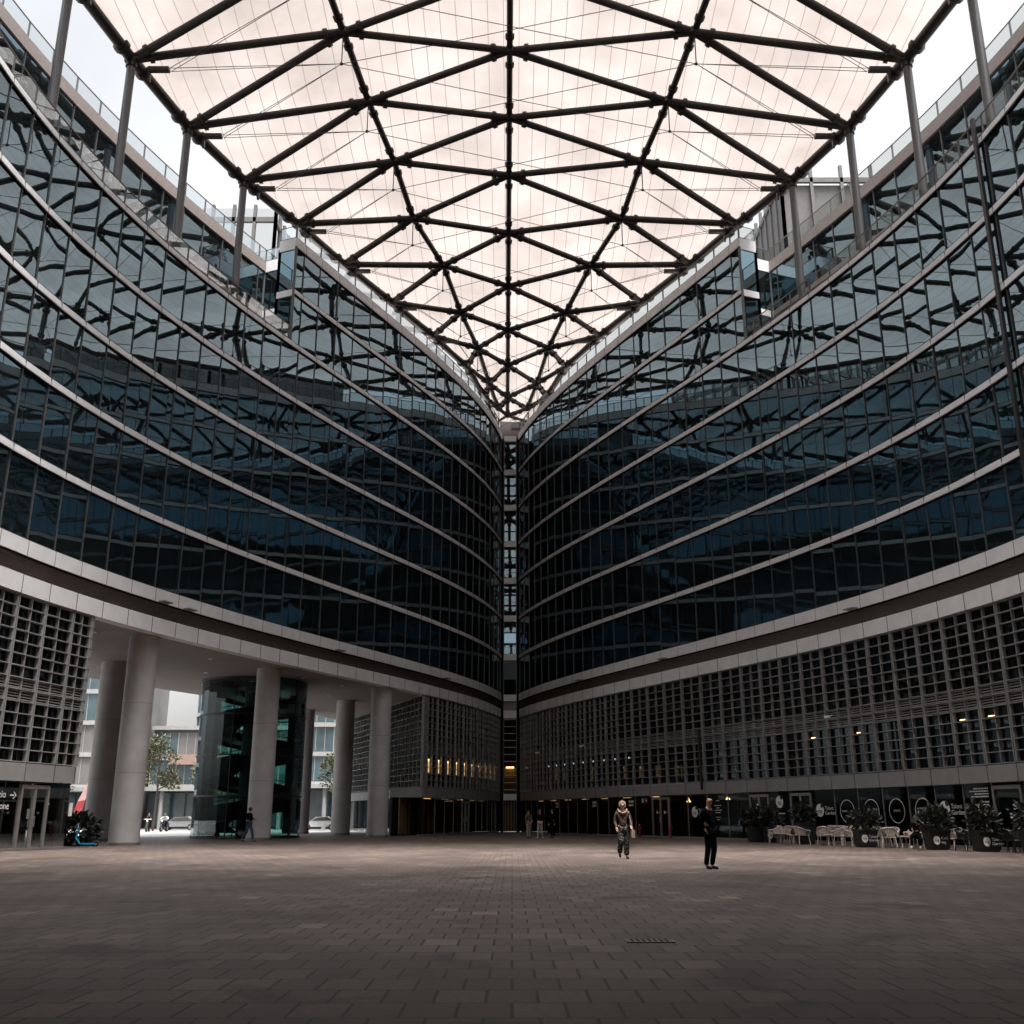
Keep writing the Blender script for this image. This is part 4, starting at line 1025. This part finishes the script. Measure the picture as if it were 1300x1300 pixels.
sofa(17.2, 57.3, -1.15, 1.7, 'long white woven sofa under the first round window mark'); sofa(15.95, 59.3, -1.3, 1.2, 'short white woven sofa left of the tall plain planter'); sofa(18.0, 55.4, -1.15, 1.5, 'white woven sofa under the second round window mark')
def cushion(x, y, z, rz, m_, label, s=(.55, .2, .4), tilt=-.35):
    t = MB(); n = 10; R = Matrix.Rotation(rz, 3, 'Z') @ Matrix.Rotation(tilt, 3, 'X')
    for sg in (1, -1):
        b = len(t.v)
        for i in range(n + 1):
            for j in range(n + 1):
                u, v = i / n * 2 - 1, j / n * 2 - 1; h = (max(0, (1 - u ** 4) * (1 - v ** 4))) ** .6
                t.v.append(tuple(Vector((x, y, z)) + R @ Vector((u * s[0] / 2 * (1 - .06 * v * v), sg * h * s[1] / 2, v * s[2] / 2 * (1 - .06 * u * u)))))
        for i in range(n):
            for j in range(n):
                q = b + i * (n + 1) + j; t.f.append((q, q + 1, q + n + 2, q + n + 1)); t.mi.append(0)
    o = t.build('cushion', m_, None, True); tag(o, label, 'cushion', 'cushions on the cafe seats')
cushion(16.75, 57.15, .66, -1.15, M['cushion'], 'dark red cushion on the long white sofa', (.75, .22, .36))
cushion(15.55, 59.0, .66, -1.3, M['cushion'], 'dark red cushion on the short white sofa', (.7, .22, .36))
cushion(18.05, 51.4, .72, .1, M['greycloth'], 'large charcoal cushion on the chair right of the logo planter', (.72, .26, .5))
cushion(18.4, 52.1, .72, .9, M['black'], 'black cushion leaning in the armchair left of the seated person', (.34, .16, .5), .2)
def low_table(x, y, label):
    t = thing('low_table', label, 'table', (x, y, 0), 0, 'low white tables')
    mb = MB(); mb.lathe([(.3, 0), (.33, .015), (.33, .03), (.3, .045)], (x, y, .5), 20); mb.build('tabletop', M['wicker'], t)
    for k in range(3): a = k * 2.1; mb = MB(); mb.tube((x + .1 * cos(a), y + .1 * sin(a), .5), (x + .28 * cos(a), y + .28 * sin(a), 0), .018, 6); mb.build('leg', M['wicker'], t)
low_table(15.15, 60.5, 'small round white table between the two armchairs by the bush'); low_table(16.6, 56.2, 'small round white table in front of the long sofa'); low_table(18.75, 51.6, 'small round white table left of the seated person')

# fire standpipes
def standpipe(s, label):
    p = P(1, s, -.35, 0); t = thing('standpipe', label, 'standpipe', p, 0, 'red fire standpipes')
    mb = MB(); mb.lathe([(.12, 0), (.12, .05), (.07, .06), (.07, .72), (.10, .74), (.10, .80), (.06, .92), (.02, .95)], p, 14); mb.build('body', M['red'], t, 'angle')
    mb = MB(); mb.tube(p + Vector((-.17, 0, .6)), p + Vector((.17, 0, .6)), .05, 10); mb.build('outlet', M['red'], t)
standpipe(J(15) + .8, 'short red fire standpipe right of the far glass door'); standpipe(J(13) + 1.3, 'short red fire standpipe left of the far glass door')
# drain grate
t = thing('drain_grate', 'dark rectangular drain grate let into the pavers', 'drain', (1.62, 13.0, 0))
mb = MB(); mb.box((1.62, 13.0, .003), (.55, .34, .006)); mb.build('pit', M['dark'], t)
mb = MB()
for i in range(8): mb.box((1.62 - .24 + .068 * i, 13.0, .009), (.022, .32, .006))
for sg in (-1, 1): mb.box((1.62, 13 + sg * .165, .0095), (.56, .025, .008)); mb.box((1.62 + sg * .275, 13, .0095), (.025, .33, .008))
mb.build('bars', M['louvre'], t)
# cyan kick scooter leaning by the near column
t = thing('kick_scooter', 'bright cyan kick scooter parked in front of the dark shrub', 'scooter', (-21.2, 53.4, 0)); pb = M['paint_blue']; X0, Y0_ = -21.2, 53.4
mb = MB(); mb.box((X0 + .12, Y0_, .14), (.78, .17, .07)); mb.build('deck', pb, t)
mb = MB(); mb.tube((X0 - .28, Y0_, .16), (X0 - .48, Y0_, .40), .055, 8); mb.tube((X0 - .48, Y0_, .40), (X0 - .36, Y0_, .95), .045, 8); mb.build('stem', pb, t)
mb = MB(); mb.tube((X0 - .36, Y0_, .95), (X0 - .33, Y0_, 1.2), .03, 8); mb.tube((X0 - .33, Y0_ - .26, 1.2), (X0 - .33, Y0_ + .26, 1.2), .02, 8); mb.build('handlebar', M['black'], t)
for xx in (-.5, .55):
    mb = MB(); mb.tube((X0 + xx, Y0_ - .03, .125), (X0 + xx, Y0_ + .03, .125), .125, 16); w_ = mb.build('wheel', M['rubber'], t); mb = MB(); mb.tube((X0 + xx, Y0_ - .035, .125), (X0 + xx, Y0_ + .035, .125), .06, 10); mb.build('hub', M['chrome'], w_)
mb = MB(); mb.box((X0 + .52, Y0_, .27), (.22, .1, .02)); mb.build('mudguard', pb, t)

# ------------------------------------------------------------------ people
def skin_mesh(name, pts, edges, rad, m_, parent, sub=2, root=0):
    me = bpy.data.meshes.new('sk'); me.from_pydata([tuple(p) for p in pts], edges, []); o = bpy.data.objects.new('sk', me); col.objects.link(o)
    md = o.modifiers.new('Skin', 'SKIN'); md.use_smooth_shade = True; md.branch_smoothing = .4
    for i, r in enumerate(rad):
        v = me.skin_vertices[0].data[i]; v.radius = (r, r) if not isinstance(r, tuple) else r; v.use_root = (i == root)
    sb_ = o.modifiers.new('Sub', 'SUBSURF'); sb_.levels = sub; sb_.render_levels = sub
    dg = bpy.context.evaluated_depsgraph_get(); out = bpy.data.meshes.new_from_object(o.evaluated_get(dg)); out.name = name
    bpy.data.objects.remove(o); bpy.data.meshes.remove(me)
    out.materials.clear(); out.materials.append(m_)
    out.polygons.foreach_set('use_smooth', [True] * len(out.polygons))
    r = bpy.data.objects.new(name, out); col.objects.link(r); r.parent = parent; return r
SKIN = mat('skin', (.42, .25, .18), .55, 0, .05)
BASE = dict(pel=(0, 0, .95), spi=(0, 0, 1.14), che=(0, .01, 1.36), nck=(0, .0, 1.50), hb=(0, -.015, 1.575), hc=(0, -.02, 1.655), ht=(0, -.01, 1.725),
            sh=(.185, .01, 1.42), el=(.24, .02, 1.14), wr=(.25, -.06, .90), hip=(.09, 0, .92), kn=(.10, -.02, .50), an=(.10, .02, .085), to=(.11, -.14, .035))
def person(label, loc, rz, sc, pose, top, bottom, shoes, hair=None, coat=0, bag=None, hood=None, group=None, extra=None):
    t = thing('person', label, 'person', (0, 0, 0), 0, group)
    J_ = {}
    for k, v in BASE.items():
        if k in ('sh', 'el', 'wr', 'hip', 'kn', 'an', 'to'):
            for sfx, sg in (('L', 1), ('R', -1)): J_[k + sfx] = Vector(pose.get(k + sfx, (v[0] * sg, v[1], v[2])))
        else: J_[k] = Vector(pose.get(k, v))
    names = []; pts = []; ed = []; rad = []
    def add(n, p, r, par=None):
        names.append(n); pts.append(Vector(p)); rad.append(r)
        if par is not None: ed.append((names.index(par), len(pts) - 1))
    add('pel', J_['pel'], .12); add('spi', J_['spi'], .115, 'pel'); add('che', J_['che'], .135, 'spi'); add('nck', J_['nck'], .055, 'che'); add('hb', J_['hb'], .072, 'nck'); add('hc', J_['hc'], .088, 'hb'); add('ht', J_['ht'], .06, 'hc')
    hd = J_['hc'] - J_['hb']; fwd = Vector(pose.get('face', (0, -1, 0))).normalized()
    add('nose', J_['hc'] + fwd * .115 - Vector((0, 0, .015)), .013, 'hc')
    for s in 'LR':
        add('sh' + s, J_['sh' + s], .062, 'che'); add('el' + s, J_['el' + s], .043, 'sh' + s); add('wr' + s, J_['wr' + s], .028, 'el' + s)
        d = (J_['wr' + s] - J_['el' + s]).normalized(); add('pa' + s, J_['wr' + s] + d * .07, .034, 'wr' + s)
        side_ = d.cross(Vector((0, 1, 0.3))).normalized()
        for q, L in zip((-1.5, -.5, .5, 1.5), (.055, .07, .075, .06)):
            b = J_['wr' + s] + d * .085 + side_ * q * .016; add('f%s%s' % (s, q), b + d * L * .5, .0085, 'pa' + s); add('g%s%s' % (s, q), b + d * L * .85 + Vector((0, -.02, 0)), .007, 'f%s%s' % (s, q))
        add('th' + s, J_['wr' + s] + d * .06 + side_ * -.045 + Vector((0, -.01, 0)), .010, 'wr' + s)
        add('hip' + s, J_['hip' + s], .088, 'pel'); add('kn' + s, J_['kn' + s], .056, 'hip' + s); add('an' + s, J_['an' + s], .04, 'kn' + s); add('to' + s, J_['to' + s], .03, 'an' + s)
    skin_mesh('body', pts, ed, rad, SKIN, t)
    def part(name, seq, m_, sub=2):      # seq: list of (joint, radius, parent)
        n_ = [a for a, _, _ in seq]; skin_mesh(name, [J_[a] if a in J_ else pts[names.index(a)] for a in n_], [(n_.index(p), n_.index(a)) for a, _, p in seq if p], [r for _, r, _ in seq], m_, t, sub)
    part('jacket', [('pel', (.155, .135) if coat else .14, None), ('spi', .145, 'pel'), ('che', .165, 'spi'), ('nck', .07, 'che')] + [x for s in 'LR' for x in (('sh' + s, .082, 'che'), ('el' + s, .06, 'sh' + s), ('wr' + s, .045, 'el' + s))] + ([x for s in 'LR' for x in (('hip' + s, .115, 'pel'),)] if coat else []), top)
    part('trousers', [('pel', .135, None)] + [x for s in 'LR' for x in (('hip' + s, .105, 'pel'), ('kn' + s, .078 if not extra else .10, 'hip' + s), ('an' + s, .062 if not extra else .09, 'kn' + s))], bottom)
    for s in 'LR':
        skin_mesh('shoe', [J_['an' + s] - Vector((0, 0, .03)), J_['an' + s] + (J_['to' + s] - J_['an' + s]) * .5 - Vector((0, 0, .012)), J_['to' + s] + (J_['to' + s] - J_['an' + s]).normalized() * .02], [(0, 1), (1, 2)], [.05, .046, .036], shoes, t)
    if hair is not None:
        mb = MB(); c = J_['hc'] + Vector((0, 0, .018)) - fwd * .028; mb.ball(c, .105, 10, .9, 1.0, 1.0); mb.build('hair', hair, t, True, local=True)
    if hood is not None:
        c = J_['hc']; mb = MB()
        for i in range(17):                       # scarf wound over the head and round the neck
            a = -pi * .25 + pi * 1.5 * i / 16; p = c + Vector((.088 * cos(a), -.01, .108 * sin(a)))
            if i: mb.tube(q0, p, .032, 8)
            q0 = p
        mb.ball(c + Vector((0, .035, .015)), .112, 10)
        for i in range(13):
            a = pi * i / 12; p = J_['nck'] + Vector((.14 * cos(a), -.11 * sin(a), .02 - .12 * sin(a)))
            if i: mb.tube(q0, p, .035, 8)
            q0 = p
        mb.build('scarf', hood, t, True, local=True)
    # eyes, mouth
    mb = MB(); rt = fwd.cross(Vector((0, 0, 1)))
    for sg in (-1, 1): mb = MB(); mb.ball(J_['hc'] + fwd * .086 + rt * sg * .033 + Vector((0, 0, .012)), .011, 6); mb.build('eye', M['black'], t, local=True)
    mb = MB(); mb.box(J_['hc'] + fwd * .082 - Vector((0, 0, .048)), (.045, .02, .010)); mb.build('mouth', M['cushion'], t, local=True)

    if bag is not None:
        p = J_['wrL']; mb = MB(); mb.box(p + Vector((.04, -.02, -.24)), (.12, .3, .24)); b_ = mb.build('handbag', bag, t, local=True)
        mb = MB(); mb.tube(p + Vector((.04, -.1, -.12)), J_['shL'] + Vector((.0, 0, .05)), .012, 6); mb.tube(p + Vector((.04, .08, -.12)), J_['shL'] + Vector((.0, .03, .05)), .012, 6); mb.build('strap', bag, b_, local=True)
    t.location = loc; t.rotation_euler = (0, 0, rz); t.scale = (sc,) * 3
    return t
CL = {k: mat(k + '_cloth', c, .95, 0, .2, 9, ior=1.15) for k, c in dict(black=(.004, .004, .0045), navy=(.005, .0055, .007), jeans=(.05, .075, .12), beige=(.36, .28, .22), pale=(.40, .36, .33), white=(.7, .7, .7), brown=(.06, .042, .03), silk=(.30, .20, .16), olive=(.10, .09, .06)).items()}
def floral(name, a, b, sc_):
    m_ = mat(name, a, .85); t = m_.node_tree; bs = t.nodes['Principled BSDF']
    tc = N(t, 'ShaderNodeTexCoord'); vo = N(t, 'ShaderNodeTexVoronoi'); vo.inputs['Scale'].default_value = sc_; t.links.new(tc.outputs['Object'], vo.inputs['Vector'])
    r = N(t, 'ShaderNodeValToRGB'); e = r.color_ramp.elements; e[0].color = (*b, 1); e[1].color = (*a, 1); e[0].position = .22; e[1].position = .30
    t.links.new(vo.outputs['Distance'], r.inputs[0]); t.links.new(r.outputs[0], bs.inputs['Base Color']); return m_
FL1 = floral('patterned_tunic', (.035, .022, .018), (.30, .17, .12), 17); FL2 = floral('patterned_trousers', (.012, .012, .012), (.45, .40, .37), 20)
HR = mat('dark_hair', (.015, .012, .010), .6)
GH = mat('grey_hair', (.45, .43, .42), .7)
# walking woman, scarf over her hair
person('woman in patterned tunic and trousers with a pale headscarf walking across the plaza', (3.93, 38.0, 0), .05, 1.10,
       dict(knL=(.10, -.03, .50), anL=(.10, -.02, .085), toL=(.12, -.17, .03), knR=(-.09, -.10, .52), anR=(-.10, .16, .17), toR=(-.10, .06, .06), elL=(.27, .05, 1.14), wrL=(.25, -.12, 1.0), elR=(-.25, .02, 1.16), wrR=(-.22, -.1, .96)),
       FL1, FL2, M['black'], HR, 1, CL['beige'], CL['silk'], None, True)
# man in dark coat, hands behind his back, seen three-quarter
person('bald man in a long dark coat and glasses standing with hands in pockets', (5.62, 30.5, 0), .75, 1.12,
       dict(elL=(.27, .09, 1.16), wrL=(.19, .0, .97), elR=(-.27, .09, 1.16), wrR=(-.19, .0, .97), knL=(.08, -.06, .50), anL=(.05, .02, .085), toL=(.06, -.15, .03), knR=(-.07, .02, .50), anR=(-.06, .12, .085), toR=(-.07, -.05, .03), face=(.35, -1, 0)),
       CL['black'], CL['navy'], M['black'], None, 1)
# three people chatting by the far corner
person('person in dark jacket and pale trousers at the middle of the far group', (1.95, 75.0, 0), .2, 1.10, dict(elL=(.28, .02, 1.16), wrL=(.16, -.14, 1.02), elR=(-.28, .02, 1.16), wrR=(-.16, -.14, 1.02), anL=(.16, .0, .085), toL=(.18, -.15, .03), anR=(-.15, .0, .085), toR=(-.17, -.15, .03)), CL['black'], CL['pale'], CL['white'], HR)
person('person in olive jacket and beige trousers at the left of the far group', (1.15, 75.6, 0), .9, 1.08, dict(elL=(.22, -.06, 1.14), wrL=(.14, -.2, 1.06)), CL['olive'], CL['beige'], CL['brown'], HR)
person('person dressed all in black standing at the right of the far group', (2.85, 75.4, 0), -.8, 1.10, dict(), CL['black'], CL['black'], M['black'], HR, 1)
# pedestrian with jeans looking at a phone
person('pedestrian in black jacket and blue jeans walking past the pale column', (-15.6, 63.5, 0), 1.35, 1.12,
       dict(knL=(.10, -.16, .52), anL=(.10, -.24, .09), toL=(.11, -.40, .05), knR=(-.10, .06, .50), anR=(-.10, .30, .14), toR=(-.10, .18, .04), elL=(.23, -.06, 1.15), wrL=(.14, -.28, 1.14), elR=(-.23, -.02, 1.15), wrR=(-.10, -.27, 1.12), hc=(0, -.05, 1.65), ht=(0, -.05, 1.72)), CL['black'], CL['jeans'], M['black'], HR)
# seated person with white shoes
person('person in black clothes and white shoes seated at the cafe terrace', (18.95, 50.3, .0), -.5, 1.10,
       dict(pel=(0, .12, .53), spi=(0, .13, .72), che=(0, .08, .94), nck=(0, .05, 1.08), hb=(0, .02, 1.15), hc=(0, .01, 1.235), ht=(0, .02, 1.305),
            shL=(.185, .08, 1.0), shR=(-.185, .08, 1.0), elL=(.25, .03, .74), elR=(-.25, .03, .74), wrL=(.10, -.24, .72), wrR=(-.10, -.24, .72),
            hipL=(.10, .08, .51), hipR=(-.10, .08, .51), knL=(.15, -.36, .52), knR=(-.15, -.36, .52), anL=(.16, -.36, .10), anR=(-.17, -.40, .10), toL=(.18, -.54, .04), toR=(-.19, -.58, .04)), CL['black'], CL['black'], CL['white'], HR)
cs = dup(c0, (19.12, 50.68, 0), -.5, 'white woven armchair carrying the seated person'); cs.scale = (SC,) * 3
# motor scooters with riders beyond the passage
def scooter(x, y, rz, label, plabel, topm):
    t = thing('motor_scooter', label, 'scooter', (0, 0, 0), 0, 'motor scooters in the street')
    for yy in (-.62, .62):
        mb = MB(); mb.tube((-.06, yy, .27), (.06, yy, .27), .27, 16); w_ = mb.build('wheel', M['rubber'], t, local=True); mb = MB(); mb.tube((-.065, yy, .27), (.065, yy, .27), .14, 10); mb.build('rim', M['chrome'], w_, local=True)
    mb = MB(); mb.box((0, .35, .55), (.30, .75, .28)); mb.box((0, -.1, .32), (.32, .5, .08)); mb.hexa([(-.2, -.42, .35), (.2, -.42, .35), (.2, -.36, .35), (-.2, -.36, .35)], [(-.14, -.55, 1.0), (.14, -.55, 1.0), (.14, -.47, 1.0), (-.14, -.47, 1.0)]); mb.build('body', M['black'], t, local=True)
    mb = MB(); mb.box((0, .35, .74), (.28, .7, .1)); mb.build('saddle', M['greycloth'], t, local=True)
    mb = MB(); mb.tube((-.33, -.42, 1.08), (.33, -.42, 1.08), .02, 6); mb.tube((0, -.62, .3), (0, -.42, 1.08), .03, 6); mb.build('handlebar', M['chrome'], t, local=True)
    mb = MB(); mb.ball((0, -.58, .92), .09, 8); mb.build('headlight', M['white'], t, True, local=True)
    t.location = (x, y, 0); t.rotation_euler = (0, 0, rz); t.scale = (1.12,) * 3
    person(plabel, (x, y, .28), rz, 1.12, dict(pel=(0, .25, .55), spi=(0, .22, .74), che=(0, .14, .96), nck=(0, .10, 1.1), hb=(0, .07, 1.17), hc=(0, .06, 1.25), ht=(0, .07, 1.32), shL=(.19, .14, 1.02), shR=(-.19, .14, 1.02), elL=(.34, -.02, .86), elR=(-.34, -.02, .86), wrL=(.30, -.3, .84), wrR=(-.30, -.3, .84), hipL=(.12, .2, .53), hipR=(-.12, .2, .53), knL=(.22, -.2, .48), knR=(-.22, -.2, .48), anL=(.2, -.08, .08), anR=(-.2, -.08, .08), toL=(.22, -.24, .06), toR=(-.22, -.24, .06)), topm, CL['black'], M['black'], M['black'])
scooter(-36.7, 108, .15, 'black motor scooter on the left, ridden by a person in black', 'rider in black jacket and dark helmet on the left scooter', CL['black'])
scooter(-35.4, 109, -.1, 'black motor scooter on the right, ridden by a person in pale jacket', 'rider in pale grey jacket and dark helmet on the right scooter', CL['pale'])
